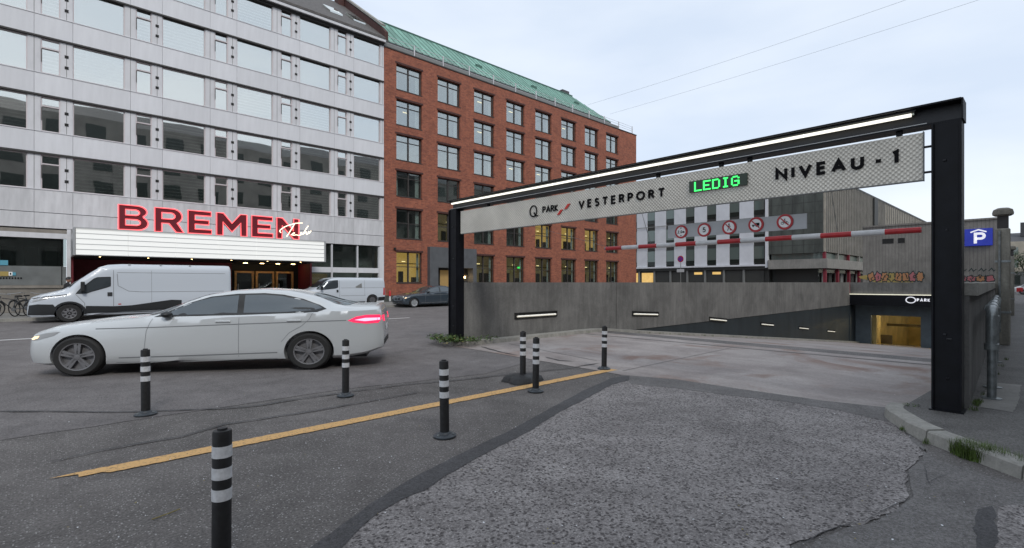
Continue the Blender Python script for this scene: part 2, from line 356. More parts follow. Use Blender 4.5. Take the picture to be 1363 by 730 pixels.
# ------------------------------------------------------------------ mesh helpers
class MB:
    def __init__(s): s.v = []; s.f = []
    def add(s, vs, fs):
        o = len(s.v); s.v += [tuple(p) for p in vs]; s.f += [tuple(i + o for i in f) for f in fs]; return s
    def box(s, x0, x1, y0, y1, z0, z1):
        x0, x1 = sorted((x0, x1)); y0, y1 = sorted((y0, y1)); z0, z1 = sorted((z0, z1))
        return s.add([(x0, y0, z0), (x1, y0, z0), (x1, y1, z0), (x0, y1, z0), (x0, y0, z1), (x1, y0, z1), (x1, y1, z1), (x0, y1, z1)],
                     [(0, 3, 2, 1), (4, 5, 6, 7), (0, 1, 5, 4), (1, 2, 6, 5), (2, 3, 7, 6), (3, 0, 4, 7)])
    def prism(s, poly, a, b, axis='y'):
        n = len(poly)
        def P(p, h): return {'x': (h, p[0], p[1]), 'y': (p[0], h, p[1]), 'z': (p[0], p[1], h)}[axis]
        area = sum(poly[i][0] * poly[(i + 1) % n][1] - poly[(i + 1) % n][0] * poly[i][1] for i in range(n))
        if area < 0: poly = poly[::-1]
        if axis == 'y': a, b = max(a, b), min(a, b)
        else: a, b = min(a, b), max(a, b)
        fs = [tuple(range(n - 1, -1, -1)), tuple(range(n, 2 * n))] + [(i, (i + 1) % n, (i + 1) % n + n, i + n) for i in range(n)]
        return s.add([P(p, a) for p in poly] + [P(p, b) for p in poly], fs)
    def tube(s, pts, r, n=8, closed=False, cap=True, r2=None):
        pts = [Vector(p) for p in pts]; m = len(pts); rings = []; prev = None
        for i, p in enumerate(pts):
            a = pts[i - 1] if (i > 0 or closed) else p; b = pts[(i + 1) % m] if (i < m - 1 or closed) else p
            d = (b - a).normalized() if (b - a).length > 1e-9 else Vector((0, 0, 1))
            if prev is None:
                u = d.cross(Vector((0, 0, 1))); u = u if u.length > .05 else d.cross(Vector((1, 0, 0)))
            else: u = prev - d * prev.dot(d)
            u.normalize(); prev = u; w = d.cross(u)
            rr = r if r2 is None else r + (r2 - r) * i / (m - 1)
            rings.append([p + (u * math.cos(2 * math.pi * k / n) + w * math.sin(2 * math.pi * k / n)) * rr for k in range(n)])
        fs = []
        for i in range(m if closed else m - 1):
            j = (i + 1) % m
            for k in range(n): fs.append((i * n + k, i * n + (k + 1) % n, j * n + (k + 1) % n, j * n + k))
        if cap and not closed: fs += [tuple(range(n - 1, -1, -1)), tuple((m - 1) * n + k for k in range(n))]
        return s.add([q for rg in rings for q in rg], fs)
    def lathe(s, prof, n=24, c=(0, 0, 0), axis='z', sx=1.0, cap=True):
        vs = []
        for (r, h) in prof:
            for k in range(n):
                a = 2 * math.pi * k / n; x, y = r * math.cos(a), r * math.sin(a)
                vs.append((c[0] + x, c[1] + y, c[2] + h) if axis == 'z' else (c[0] + x * sx, c[1] + h, c[2] + y) if axis == 'y' else (c[0] + h, c[1] + x, c[2] + y))
        m = len(prof); fs = []
        for i in range(m - 1):
            for k in range(n):
                q = (i * n + k, i * n + (k + 1) % n, (i + 1) * n + (k + 1) % n, (i + 1) * n + k)
                fs.append(q if axis != 'y' else q[::-1])
        if cap and prof[0][0] > 1e-5: fs.append(tuple(range(n - 1, -1, -1)) if axis != 'y' else tuple(range(n)))
        if cap and prof[-1][0] > 1e-5: fs.append(tuple((m - 1) * n + k for k in range(n)))
        return s.add(vs, fs)
    def build(s, name, m, parent=None, smooth=False, bevel=0, autos=None):
        me = bpy.data.meshes.new(name); me.from_pydata(s.v, [], s.f); me.validate(); me.update()
        if m is not None: me.materials.append(M[m] if isinstance(m, str) else m)
        o = bpy.data.objects.new(name, me); COL.objects.link(o)
        if parent: o.parent = parent
        if smooth: me.polygons.foreach_set('use_smooth', [True] * len(me.polygons))
        if autos is not None:
            me.polygons.foreach_set('use_smooth', [True] * len(me.polygons))
            me.set_sharp_from_angle(angle=R(autos))
        if bevel:
            b = o.modifiers.new('bevel', 'BEVEL'); b.width = bevel; b.segments = 2; b.limit_method = 'ANGLE'
        return o
def box(name, m, dims, parent=None, **k): return MB().box(*dims).build(name, m, parent, **k)
def tag(o, label=None, cat=None, group=None, kind=None):
    if label: o['label'] = label
    if cat: o['category'] = cat
    if group: o['group'] = group
    if kind: o['kind'] = kind
    return o
def thing(name, label, cat, loc=(0, 0, 0), rz=0, group=None):
    o = bpy.data.objects.new(name, None); COL.objects.link(o); o.empty_display_size = .2
    o.location = loc; o.rotation_euler = (0, 0, rz)
    return tag(o, label, cat, group)
KIDS = {}
def copy_tree(o, parent=None):
    c = o.copy(); COL.objects.link(c)
    if parent: c.parent = parent
    for ch in [x for x in bpy.data.objects if x.parent is o]: copy_tree(ch, c)
    return c
def share(src, parent, loc=(0, 0, 0)):
    c = src.copy(); COL.objects.link(c); c.parent = parent; c.location = loc; return c
def sheet(name, pts, z, m, parent=None, jag=0.0, seg=.12, kind=None):
    """a thin flat layer on the ground from an outline; long edges broken up so worn borders look worn"""
    out = []
    n = len(pts)
    for i in range(n):
        a, b = Vector(pts[i][:2]), Vector(pts[(i + 1) % n][:2]); k = max(1, int((b - a).length / seg)) if jag else 1
        for j in range(k):
            p = a.lerp(b, j / k); out.append((p.x + rnd.uniform(-jag, jag), p.y + rnd.uniform(-jag, jag)))
    vs = [(x, y, z) for x, y in out]
    tris = tessellate_polygon([[Vector(v) for v in vs]])
    fs = []
    for t in tris:
        a, b, c = (Vector(vs[i]) for i in t)
        fs.append(tuple(t) if (b - a).cross(c - a).z > 0 else tuple(t)[::-1])
    o = MB().add(vs, fs).build(name, m, parent)
    if kind: o['kind'] = kind
    return o

# ------------------------------------------------------------------ ground, street, pavements, ramp
def catmull(pts, n=8, closed=False):
    P = [Vector(p) for p in pts]; out = []
    m = len(P)
    for i in range(m if closed else m - 1):
        p0 = P[i - 1] if (i > 0 or closed) else P[0]; p1 = P[i]; p2 = P[(i + 1) % m]; p3 = P[(i + 2) % m] if (i + 2 < m or closed) else P[-1]
        for k in range(n):
            t = k / n
            out.append(.5 * ((2 * p1) + (p2 - p0) * t + (2 * p0 - 5 * p1 + 4 * p2 - p3) * t * t + (3 * p1 - p0 - 3 * p2 + p3) * t ** 3))
    if not closed: out.append(P[-1])
    return out
def frange(a, b, s):
    out = []; x = a
    while x < b - 1e-6: out.append(x); x += s
    return out + [b]

g = MB(); xs = [-600, 13.6, 45.3, 1500]; ys = [-700, .97, 10.2, 900]
for i in range(3):
    for j in range(3):
        if i == 1 and j == 1: continue
        g.add([(xs[i], ys[j], 0), (xs[i + 1], ys[j], 0), (xs[i + 1], ys[j + 1], 0), (xs[i], ys[j + 1], 0)], [(0, 1, 2, 3)])
ground = tag(g.build('road', 'asphalt'), kind='structure')
tag(sheet('street_lane', [(-80, 8.2), (3.2, 7.2), (5.6, 6.75), (7.3, 7.2), (7.4, 9.4), (9, 10.9), (60, 10.9), (110, 10.9), (110, 28.6), (-80, 28.6)], .004, 'far_road', jag=.02, seg=.4), kind='structure')

# old coarse surface at the ramp mouth, traced round its worn edge
co_px = [(440, 745), (500, 682), (530, 664), (562, 651), (600, 624), (640, 603), (700, 574), (740, 549), (780, 530), (815, 510), (850, 506), (900, 511), (960, 519), (1040, 528),
         (1120, 541), (1180, 556), (1204, 577), (1226, 598), (1224, 613), (1205, 625), (1208, 650), (1213, 662), (1190, 680), (1150, 697), (1120, 703), (1070, 718), (1040, 740)]
tag(sheet('coarse_asphalt', [G(*p)[:2] for p in co_px] + [(1.9, -.35), (.4, .0), (-2, 1.2), (-2, 2.0), (0.2, 1.42)], .008, 'asphalt_coarse', jag=.022, seg=.07), kind='structure')
tar_px = [(395, 745), (440, 712), (500, 668), (560, 632), (620, 602), (680, 574), (730, 546), (775, 522), (815, 504), (838, 501), (838, 507), (815, 513), (780, 532), (741, 552), (702, 577), (645, 606), (605, 628), (566, 654), (532, 668), (505, 684), (470, 715), (446, 745)]
tag(sheet('tar_band', [G(*p)[:2] for p in tar_px], .012, 'tar_band', jag=.007, seg=.1), kind='structure')
sm_px = [(826, 500), (900, 506), (1000, 521), (1100, 535), (1192, 545), (1196, 562), (1180, 562), (1120, 548), (1040, 535), (960, 526), (900, 518), (840, 512)]
tag(sheet('smooth_joint', [G(*p)[:2] for p in sm_px], .011, 'asphalt_smooth', jag=.01, seg=.15), kind='structure')
rt = [(1192, 556), (1215, 590), (1245, 612), (1280, 624), (1363, 648), (1400, 670), (1400, 760), (1060, 760), (1085, 722), (1130, 704), (1160, 699), (1196, 681), (1216, 662), (1210, 648), (1208, 627), (1228, 613), (1230, 598), (1206, 574)]
tag(sheet('smooth_asphalt', [G(*p)[:2] for p in rt], .010, 'asphalt_smooth', jag=.01, seg=.15), kind='structure')
tag(sheet('patch', [G(*p)[:2] for p in [(1296, 760), (1298, 715), (1296, 700), (1302, 680), (1320, 676), (1324, 690), (1328, 712), (1322, 760)]], .014, 'tar_band', jag=.012, seg=.08), kind='structure')
tag(sheet('patch', [G(*p)[:2] for p in [(1326, 677), (1400, 672), (1400, 760), (1324, 760), (1330, 712)]], .013, 'asphalt_coarse', jag=.012, seg=.08), kind='structure')

def crack(pxs, w, name='crack', m='tar_band', z=.016, jag=.012, zf=None):
    P = [Vector(G(*p)[:2]) for p in pxs]; Q = []
    for i in range(len(P) - 1):
        k = max(1, int((P[i + 1] - P[i]).length / .12))
        for j in range(k): Q.append(P[i].lerp(P[i + 1], j / k) + Vector((rnd.uniform(-jag, jag), rnd.uniform(-jag, jag))))
    Q.append(P[-1]); vs = []; fs = []
    for i, q in enumerate(Q):
        d = (Q[min(i + 1, len(Q) - 1)] - Q[max(i - 1, 0)]).normalized(); nn = Vector((-d.y, d.x)); ww = w * rnd.uniform(.5, 1.3) / 2
        if i in (0, len(Q) - 1): ww = .001
        vs += [(*(q + nn * ww), z), (*(q - nn * ww), z)]
        if i: fs.append((2 * i - 2, 2 * i - 1, 2 * i + 1, 2 * i))
    return tag(MB().add(vs, fs).build(name, m), kind='structure')
crack([(-20, 549), (60, 549), (150, 550), (230, 548), (300, 545), (345, 541), (400, 532), (470, 522), (540, 513), (600, 508), (680, 499), (750, 492), (800, 484)], .035)
crack([(60, 618), (140, 600), (240, 583), (300, 566), (420, 548), (560, 523)], .03, m='tar_band')
crack([(640, 462), (668, 470), (690, 474)], .05)
crack([(725, 476), (745, 481), (765, 482)], .05)
crack([(1060, 728), (1110, 706), (1150, 696), (1192, 678), (1216, 660)], .006, z=.0165, jag=.02)
crack([(1180, 632), (1226, 632)], .008); crack([(1235, 645), (1262, 634), (1270, 640)], .007)
crack([(1228, 622), (1240, 650)], .006)

# yellow line, broken at its worn left end
yl = MB(); x = .05
segs = [(.10, .34, 5.53, 5.57), (.22, 7.62, 5.37, 5.56)]
vs = []; n = 150
for i in range(n + 1):
    u = .2 + (7.62 - .2) * i / n
    e = .05 if i < 4 else 0
    vs += [(u, 5.375 + rnd.uniform(-.007, .007) + e, .008), (u, 5.565 + rnd.uniform(-.007, .007), .008)]
yl.add(vs, [(2 * i, 2 * i + 2, 2 * i + 3, 2 * i + 1) for i in range(n)])
yl.add([(.02, 5.54, .008), (.2, 5.50, .008), (.2, 5.565, .008)], [(0, 1, 2)])
tag(yl.build('yellow_line', 'yellow_paint'), kind='structure')
for a, b in ((-16, -11), (-4.5, .9), (7, 12), (18, 23), (29, 34)):
    tag(box('lane_line', 'paint_white', (a, b, 19.62, 19.76, .0, .009)), kind='structure')

# facade-side pavement with its kerb
tag(box('pavement', 'pavement_slab', (-60, 66, 28.95, 34.5, -.05, .12)), kind='structure')
tag(box('kerb', 'kerb_concrete', (-60, 66, 28.8, 28.948, -.05, .125)), kind='structure')

# right-hand pavement round the gantry post, kerb built stone by stone
curve = [p for p in catmull([(7.66, 1.36), (7.45, 1.37), (7.2, 1.31), (6.95, 1.18), (6.63, 1.00), (6.38, .78), (6.15, .53), (5.95, .32), (5.76, .10), (5.5, -.35), (5.28, -1.0), (5.12, -2.0), (5.02, -3.5), (5, -6)], 6)]
def offs(P, d):
    o = []
    for i, p in enumerate(P):
        t = (P[min(i + 1, len(P) - 1)] - P[max(i - 1, 0)]).normalized(); o.append(p + Vector((-t.y, t.x)) * d)
    return o
inner = offs([Vector((p[0], p[1])) for p in curve], .17)
curve2 = [Vector((p[0], p[1])) for p in curve]
kerb = tag(bpy.data.objects.new('kerb', None), kind='structure'); COL.objects.link(kerb)
L_ = [0]
for i in range(1, len(curve2)): L_.append(L_[-1] + (curve2[i] - curve2[i - 1]).length)
cuts = [0, .42, 1.35, 2.3, 3.3, 4.3, 5.3, 6.3, L_[-1]]
def at(P, s):
    for i in range(1, len(P)):
        if L_[i] >= s: return P[i - 1].lerp(P[i], (s - L_[i - 1]) / max(1e-6, L_[i] - L_[i - 1]))
    return P[-1]
for a, b in zip(cuts[:-1], cuts[1:]):
    if b - a < .1: continue
    ss = [a + .008 + (b - a - .016) * k / 7 for k in range(8)]; dz = rnd.uniform(-.006, .006)
    vs = []
    for s in ss:
        o_, i_ = at(curve2, s), at(inner, s); j = rnd.uniform(-.004, .004)
        vs += [(o_.x - (i_.x - o_.x) * .1, o_.y - (i_.y - o_.y) * .1, -.05), (o_.x, o_.y, .108 + dz + j), (o_.x + (i_.x - o_.x) * .1, o_.y + (i_.y - o_.y) * .1, .124 + dz + j), (i_.x, i_.y, .128 + dz), (i_.x, i_.y, -.05)]
    fs = []
    for k in range(7):
        for q in range(4): fs.append((k * 5 + q, k * 5 + q + 1, k * 5 + q + 6, k * 5 + q + 5))
    fs += [(4, 3, 2, 1, 0), tuple(35 + q for q in range(5))]
    MB().add(vs, fs).build('kerb_stone', 'kerb_concrete', kerb, autos=35)
pv = [(p.x, p.y) for p in inner] + [(45.2, -6), (45.2, 2.33), (11.2, .93), (10.8, 1.02), (7.8, 1.19)]
tag(MB().prism(pv, -.05, .12, 'z').build('pavement', 'sidewalk_asphalt'), kind='structure')
tag(sheet('pavement_patch', [(8.1, .58), (8.8, .62), (10.2, .6), (10.3, .3), (8.7, .28), (8.05, .3)], .124, 'pavement_slab', jag=.01, seg=.1), kind='structure')

# ramp
def rz(u):
    if u < 12.6: return 0.0
    d = u - 12.6
    return -(.094 * (d - .55)) if d > 1.1 else -.094 * d * d / 2.2
vs, fs = [], []
U = frange(7.45, 14, .25) + frange(14.5, 72, 1.0)
for u in U:
    lo = 1.19 + (7.8 - u) * .05 if u < 10.8 else .97
    if u < 7.8: lo = 1.36
    vs += [(u, lo, rz(u) + .006), (u, 5.2, rz(u) + .006), (u, 10.2, rz(u) + .006)]
for i in range(len(U) - 1):
    for k in range(2): fs.append((3 * i + k, 3 * i + 3 + k, 3 * i + 4 + k, 3 * i + 1 + k))
# slanted near edge
slab = tag(MB().add(vs[:], fs).build('ramp', 'ramp_concrete'), kind='structure')
for pts in ([(7.47, 1.4), (7.20, 5.0), (7.30, 5.4), (7.48, 10.1), (7.48, 1.4)],):
    tag(sheet('ramp_lip', [(7.5, 1.38), (7.5, 10.1), (7.42, 8.5), (7.30, 5.6), (7.26, 4.9), (7.38, 2.8), (7.44, 1.38)], .0062, 'ramp_concrete', jag=.008, seg=.2), kind='structure')
def joint(u0, v0, u1, v1, w=.03):
    vs = []
    n = 20
    for i in range(n + 1):
        t = i / n; u, v = u0 + (u1 - u0) * t, v0 + (v1 - v0) * t
        d = Vector((u1 - u0, v1 - v0)).normalized() * w / 2
        vs += [(u - d.y, v + d.x, rz(u) + .012), (u + d.y, v - d.x, rz(u) + .012)]
    return tag(MB().add(vs, [(2 * i, 2 * i + 1, 2 * i + 3, 2 * i + 2) for i in range(n)]).build('expansion_joint', 'asphalt_smooth'), kind='structure')
joint(12.2, 9.8, 12.5, 1.0, .07); joint(8.8, 9.6, 8.2, 6.3, .02); joint(18, 9.9, 18, 1, .05); joint(24, 9.9, 24, 1, .05); joint(7.6, 5.25, 12.2, 5.3, .015)

# ------------------------------------------------------------------ ramp walls
lw = thing('ramp_wall', 'long grey board-marked concrete wall along the left side of the garage ramp', 'wall', (7.8, 10.3, 0))
ww = MB()
for a, b in ((0.0, 6.58), (6.60, 14.0), (14.02, 21.5), (21.52, 29), (29.02, 35.82)):
    MB().box(a, b, -.1, .16, -.1 if a > 5 else 0.0, 1.595 + rnd.uniform(-.002, .002)).build('wall_section', 'wall_concrete', lw)
cl = []
us = frange(5.0, 37.4, 1.5)
MB().prism([(5.0, rz(12.8) - .2)] + [(us[-1], rz(7.8 + us[-1]) - .3), (us[-1], -.104), (5.0, -.104)], -.07, .15, 'y').build('dark_cladding', 'cladding_dark', lw)
kk = MB(); pts = frange(8.2, 45.2, .8)
for i in range(len(pts) - 1):
    a, b = pts[i], pts[i + 1] - .01
    za, zb = rz(a), rz(b)
    kk.add([(a, 9.9, za - .1), (b, 9.9, zb - .1), (b, 10.195, zb - .1), (a, 10.195, za - .1), (a, 9.92, za + .1), (b, 9.92, zb + .1), (b, 10.195, zb + .11), (a, 10.195, za + .11)],
           [(0, 3, 2, 1), (4, 5, 6, 7), (0, 1, 5, 4), (1, 2, 6, 5), (2, 3, 7, 6), (3, 0, 4, 7)])
tag(kk.build('kerb', 'kerb_concrete'), kind='structure')
tag(MB().prism([(7.50, 10.3), (7.55, 11.0), (7.85, 11.5), (8.5, 11.2), (8.8, 10.5), (8.8, 9.92), (8.2, 9.92), (7.8, 10.05)], -.03, .12, 'z').build('kerb_island', 'kerb_concrete'), kind='structure')

rw = thing('parapet_wall', 'grey concrete parapet with pale coping running back from the right gantry post', 'wall', (7.95, .78, 0), R(2.4))
for a, b in ((0, 4.6), (4.62, 13), (13.02, 22), (22.02, 30), (30.02, 38.3)):
    MB().box(a, b, -.12, .12, -4.0 if a > 4 else -.05, 1.438).build('wall_section', 'wall_concrete', rw)
    MB().box(a, b, -.20, .17, 1.44, 1.595).build('coping', 'kerb_concrete', rw, bevel=.01)

# wall lights
wl0 = None
for i, (u, ln) in enumerate(((10.45, 1.75), (16.2, 1.75), (22.1, 1.75), (27.9, 1.75), (33.6, 1.75), (39.1, 1.75))):
    z = (.66, .44, -.07, -.62, -1.17, -1.72)[i]
    lab = ('lit slot lamp nearest the street in the grey ramp wall', 'lit slot lamp second along the ramp wall, behind the far bollard', 'lit slot lamp at the edge where the dark cladding starts',
           'lit slot lamp in the dark cladding, fourth down the ramp', 'lit slot lamp in the dark cladding, fifth down the ramp', 'lit slot lamp in the dark cladding closest to the garage portal')[i]
    if wl0 is None:
        t = wl0 = thing('wall_light', lab, 'wall light', (u, 10.2, z), group='slot lamps along the ramp wall')
        f = MB(); w, h = ln / 2, .085
        f.box(-w, w, -.035, .0, h - .022, h).box(-w, w, -.035, .0, -h, -h + .022).box(-w, -w + .025, -.0345, .0, -h + .0225, h - .0225).box(w - .025, w, -.0345, .0, -h + .0225, h - .0225).box(-w + .03, w - .03, -.012, .0, -h + .0225, h - .0225)
        f.build('frame', 'dark_hole', t)
        MB().tube([(-w + .08, -.035, -.02), (w - .08, -.035, -.02)], .026, 8).build('tube', 'wall_tube', t)
    else:
        t = copy_tree(wl0); t.location = (u, 10.2 if i < 2 else (10.2 if z > -.1 else 10.23), z); t['label'] = lab; t.rotation_euler = (0, math.atan(.094) * (.6 if i == 1 else 1), 0)
    
# garage portal at the foot of the ramp
gp = thing('garage_portal', 'black topped garage entrance with yellow lit opening at the foot of the ramp', 'garage entrance', (43.6, 5.6, -3))
def gb(name, m, x0, x1, y0, y1, z0, z1, **k): return MB().box(x0 - 43.6, x1 - 43.6, y0 - 5.6, y1 - 5.6, z0 + 3, z1 + 3).build(name, m, gp, **k)
gb('header', 'black_steel', 43.6, 45.2, 2.28, 10.19, -.06, .70)
gb('light_strip', 'strip_lit', 43.58, 43.7, 2.28, 10.19, .702, .755)
gb('parapet', 'wall_concrete', 43.72, 44.0, 2.24, 10.19, .757, 1.592)
gb('pier', 'pier_blue', 45.25, 45.65, 9.22, 10.46, -3.4, -.062)
gb('pier', 'pier_blue', 45.25, 45.65, 5.1, 6.3, -3.4, -.062)
gb('pier', 'pier_blue', 45.25, 45.65, 2.3, 2.8, -3.4, -.062)
gb('return_wall', 'cladding_dark', 43.62, 45.24, 10.192, 10.228, -3.4, -.065)
gb('lintel', 'pier_blue', 45.26, 45.64, 2.81, 9.22, -.85, -.064)
gb('back_wall', 'garage_yellow', 66, 66.3, -6, 16, -6, -.3)
gb('side_wall', 'garage_yellow', 47, 66, 10.2, 10.4, -6, -.3)
gb('inner_column', 'garage_yellow', 45.9, 47.2, 9.0, 9.6, -4, -.7)
gb('ceiling', 'garage_yellow', 45.7, 66, -6, 16, -.6, -.4)
gb('beam', 'garage_floor', 56, 56.5, -6, 16, -2.35, -2.15)
gb('car_barrier', 'garage_floor', 49, 49.2, 8.6, 9.4, -3.3, -2.6)
for u, v in ((47.5, 7.6), (53, 6.5), (60, 6)):
    gb('ceiling_lamp', 'garage_lamp', u, u + .12, v - .8, v + .8, -.66, -.602)

# ------------------------------------------------------------------ lettering built from strokes (unit height, x to the right)
def arc(cx, cy, rx, ry, a0, a1, n=10): return [(cx + rx * math.cos(R(a0 + (a1 - a0) * i / n)), cy + ry * math.sin(R(a0 + (a1 - a0) * i / n))) for i in range(n + 1)]
GL = {
 'V': (.72, [[(0, 1), (.36, .03), (.72, 1)]]), 'E': (.46, [[(.46, 1), (0, 1), (0, 0), (.46, 0)], [(0, .53), (.42, .53)]]),
 'S': (.46, [[(.44, .88)] + arc(.23, .76, .2, .24, 60, 270, 10)[1:] + arc(.23, .26, .23, .26, 90, -140, 12)[1:]]),
 'T': (.62, [[(0, 1), (.62, 1)], [(.31, 1), (.31, 0)]]),
 'R': (.52, [[(0, 0), (0, 1), (.25, 1)] + arc(.25, .76, .22, .24, 90, -90, 8)[1:] + [(0, .52)], [(.25, .52), (.54, 0)]]),
 'P': (.48, [[(0, 0), (0, 1), (.25, 1)] + arc(.25, .74, .24, .26, 90, -90, 8)[1:] + [(0, .48)]]),
 'O': (.88, [arc(.44, .5, .44, .5, 90, 450, 24)]), 'Q': (.9, [arc(.44, .5, .44, .5, 90, 450, 24), [(.5, .3), (.95, -.08)]]),
 'N': (.66, [[(0, 0), (0, 1), (.66, 0), (.66, 1)]]), 'I': (.0, [[(0, 0), (0, 1)]]),
 'A': (.74, [[(0, 0), (.37, .97), (.74, 0)], [(.12, .32), (.62, .32)]]),
 'U': (.58, [[(0, 1), (0, .29)] + arc(.29, .29, .29, .29, 180, 360, 10)[1:] + [(.58, 1)]]),
 'K': (.5, [[(0, 0), (0, 1)], [(.48, 1), (.03, .5), (.52, 0)]]),
 '-': (.3, [[(0, .38), (.3, .38)]]), '1': (.18, [[(0, .86), (.18, .98), (.18, 0)]]),
 '2': (.5, [arc(.25, .74, .24, .25, 160, -30, 10) + [(0, 0), (.5, 0)]]), '0': (.5, [arc(.25, .5, .25, .5, 90, 450, 16)]),
 ',': (.05, [[(.05, .1), (0, -.15)]]), 'm': (.6, [[(0, 0), (0, .6)], [(0, .5), (.12, .62), (.28, .55), (.3, 0)], [(.3, .5), (.42, .62), (.58, .55), (.6, 0)]]),
 '5': (.46, [[(.44, 1), (.08, 1), (.05, .56)] + arc(.2, .32, .25, .31, 110, -150, 12)]),
 'L': (.42, [[(0, 1), (0, 0), (.42, 0)]]), 'D': (.6, [[(0, 0), (0, 1), (.2, 1)] + arc(.2, .5, .4, .5, 90, -90, 10)[1:] + [(0, 0)]]),
}
def ribbon(mb, pts, w, f, d0, d1):
    """flat stroke with mitred corners; f(x, y, depth) -> 3D"""
    P = [Vector(p) for p in pts]; closed = (P[0] - P[-1]).length < 1e-4
    if closed: P = P[:-1]
    n = len(P); Lf, Rt = [], []
    for i, p in enumerate(P):
        a = P[i - 1] if (i > 0 or closed) else None; b = P[(i + 1) % n] if (i < n - 1 or closed) else None
        if a is None: d = (b - p).normalized(); mi = Vector((-d.y, d.x)) * w / 2
        elif b is None: d = (p - a).normalized(); mi = Vector((-d.y, d.x)) * w / 2
        else:
            d1_, d2_ = (p - a).normalized(), (b - p).normalized(); nn = Vector((-d1_.y - d2_.y, d1_.x + d2_.x))
            if nn.length < 1e-3: nn = Vector((-d1_.y, d1_.x))
            nn.normalize(); c = max(.42, nn.dot(Vector((-d1_.y, d1_.x)))); mi = nn * w / 2 / c
        Lf.append(p + mi); Rt.append(p - mi)
    vs = []
    for l, r in zip(Lf, Rt): vs += [f(l.x, l.y, d0), f(r.x, r.y, d0), f(r.x, r.y, d1), f(l.x, l.y, d1)]
    fs = []
    for i in range(n if closed else n - 1):
        j = (i + 1) % n
        for q in range(4): fs.append((4 * i + q, 4 * j + q, 4 * j + (q + 1) % 4, 4 * i + (q + 1) % 4))
    if not closed: fs += [(3, 2, 1, 0), tuple(4 * (n - 1) + q for q in range(4))]
    mb.add(vs, fs)
def word(text, x0, y0, h, w, gap, f, depth=.02, name='letter', m='letter_black', parent=None, xs=1.0, space=.4):
    x = x0
    for ch in text:
        if ch == ' ': x += space * h; continue
        wd, st = GL[ch]; mb = MB()
        for k, s in enumerate(st): ribbon(mb, [(x + p[0] * h * xs + w / 2, y0 + (w / h / 2 + p[1] * (1 - w / h)) * h) for p in s], w, f, 0, depth + .0006 * k)
        mb.build(name, m, parent); x += wd * h * xs + w + gap
    return x

# ------------------------------------------------------------------ height gantry over the ramp mouth
ga = thing('entrance_gantry', 'black steel portal frame spanning the ramp mouth with a lit tube under its beam', 'gantry', (7.55, 10.2, .12))
def ab(name, m, x0, x1, y0, y1, z0, z1, par=None, **k): return MB().box(x0 - 7.55, x1 - 7.55, y0 - 10.2, y1 - 10.2, z0 - .12, z1 - .12).build(name, m, par or ga, **k)
for (y0, y1) in ((.69, .955), (10.18, 10.5)):
    p = MB()
    def pb(x0, x1, a, b, z0, z1): p.box(x0 - 7.55, x1 - 7.55, a - 10.2, b - 10.2, z0 - .12, z1 - .12)
    pb(7.54, 7.80, y0, y0 + .022, .12, 3.44); pb(7.54, 7.80, y1 - .022, y1, .12, 3.44); pb(7.57, 7.60, y0 + .0225, y1 - .0225, .12, 3.439)
    pb(7.74, 7.78, y0 + .0225, y1 - .0225, .12, 3.439)
    o = p.build('post', 'black_steel', ga, bevel=.003)
    ab('base_plate', 'black_steel', 7.52, 7.82, y0 - .02, y1 + .02, .10, .135)
    q = MB()
    for z in (.5, .95, 1.0, 3.0, 2.2):
        q.tube([(7.57 - 7.55, (y0 + y1) / 2 - 10.2 + rnd.uniform(-.05, .05), z - .12), (7.558 - 7.55, (y0 + y1) / 2 - 10.2, z - .12)], .011, 8)
    q.build('bolt', 'steel_inner', ga)
ab('beam_flange', 'black_steel', 7.50, 7.82, .69, 10.5, 3.655, 3.675)
ab('beam_flange', 'black_steel', 7.58, 7.82, .69, 10.5, 3.442, 3.462)
ab('beam_web', 'steel_inner', 7.68, 7.70, .695, 10.49, 3.4625, 3.6545)
ab('beam_end', 'black_steel', 7.52, 7.81, .675, .689, 3.44, 3.675)
ab('reflector', 'reflector', 7.60, 7.675, 1.12, 10.46, 3.60, 3.65)
ab('lamp_housing', 'steel_inner', 7.56, 7.64, 1.10, 10.47, 3.632, 3.653)
ab('lamp_rail', 'marquee_rail', 7.575, 7.59, 1.0, 10.47, 3.463, 3.472)
L8 = frange(1.14, 10.42, 1.16)
for a, b in zip(L8[:-1], L8[1:]):
    MB().tube([(7.585 - 7.55, a + .004 - 10.2, 3.598 - .12), (7.585 - 7.55, b - .004 - 10.2, 3.598 - .12)], .021, 10).build('light_tube', 'tube_light', ga, smooth=False)

sb = thing('overhead_sign', 'embossed metal sign board reading VESTERPORT and NIVEAU -1 hung under the gantry beam', 'sign board', (7.62, 5.6, 3.09))
def sgn(name, m, x0, x1, y0, y1, z0, z1, **k): return MB().box(x0 - 7.62, x1 - 7.62, y0 - 5.6, y1 - 5.6, z0 - 3.09, z1 - 3.09).build(name, m, sb, **k)
sgn('panel', 'embossed_metal', 7.600, 7.64, 1.04, 10.06, 2.815, 3.372)
sgn('panel_edge', 'frame_grey', 7.598, 7.66, 1.03, 1.039, 2.80, 3.385)
sgn('panel_edge', 'frame_grey', 7.598, 7.66, 1.04, 10.06, 2.803, 2.8145)
for px in (650, 876, 960, 998, 1197):
    v = OU(px, 250, 7.66)[1]; sgn('hanger', 'black_steel', 7.645, 7.69, v - .03, v + .03, 3.30, 3.441)
for z in (2.9, 3.2): sgn('side_bracket', 'black_steel', 7.62, 7.64, .956, 1.03, z - .012, z + .012)
def on_sign(x, y, d): return (-.022 - d, -x, y)      # local to the sign: x to the viewer's right
def vx(px): return 5.6 - OU(px, 250, 7.59)[1]
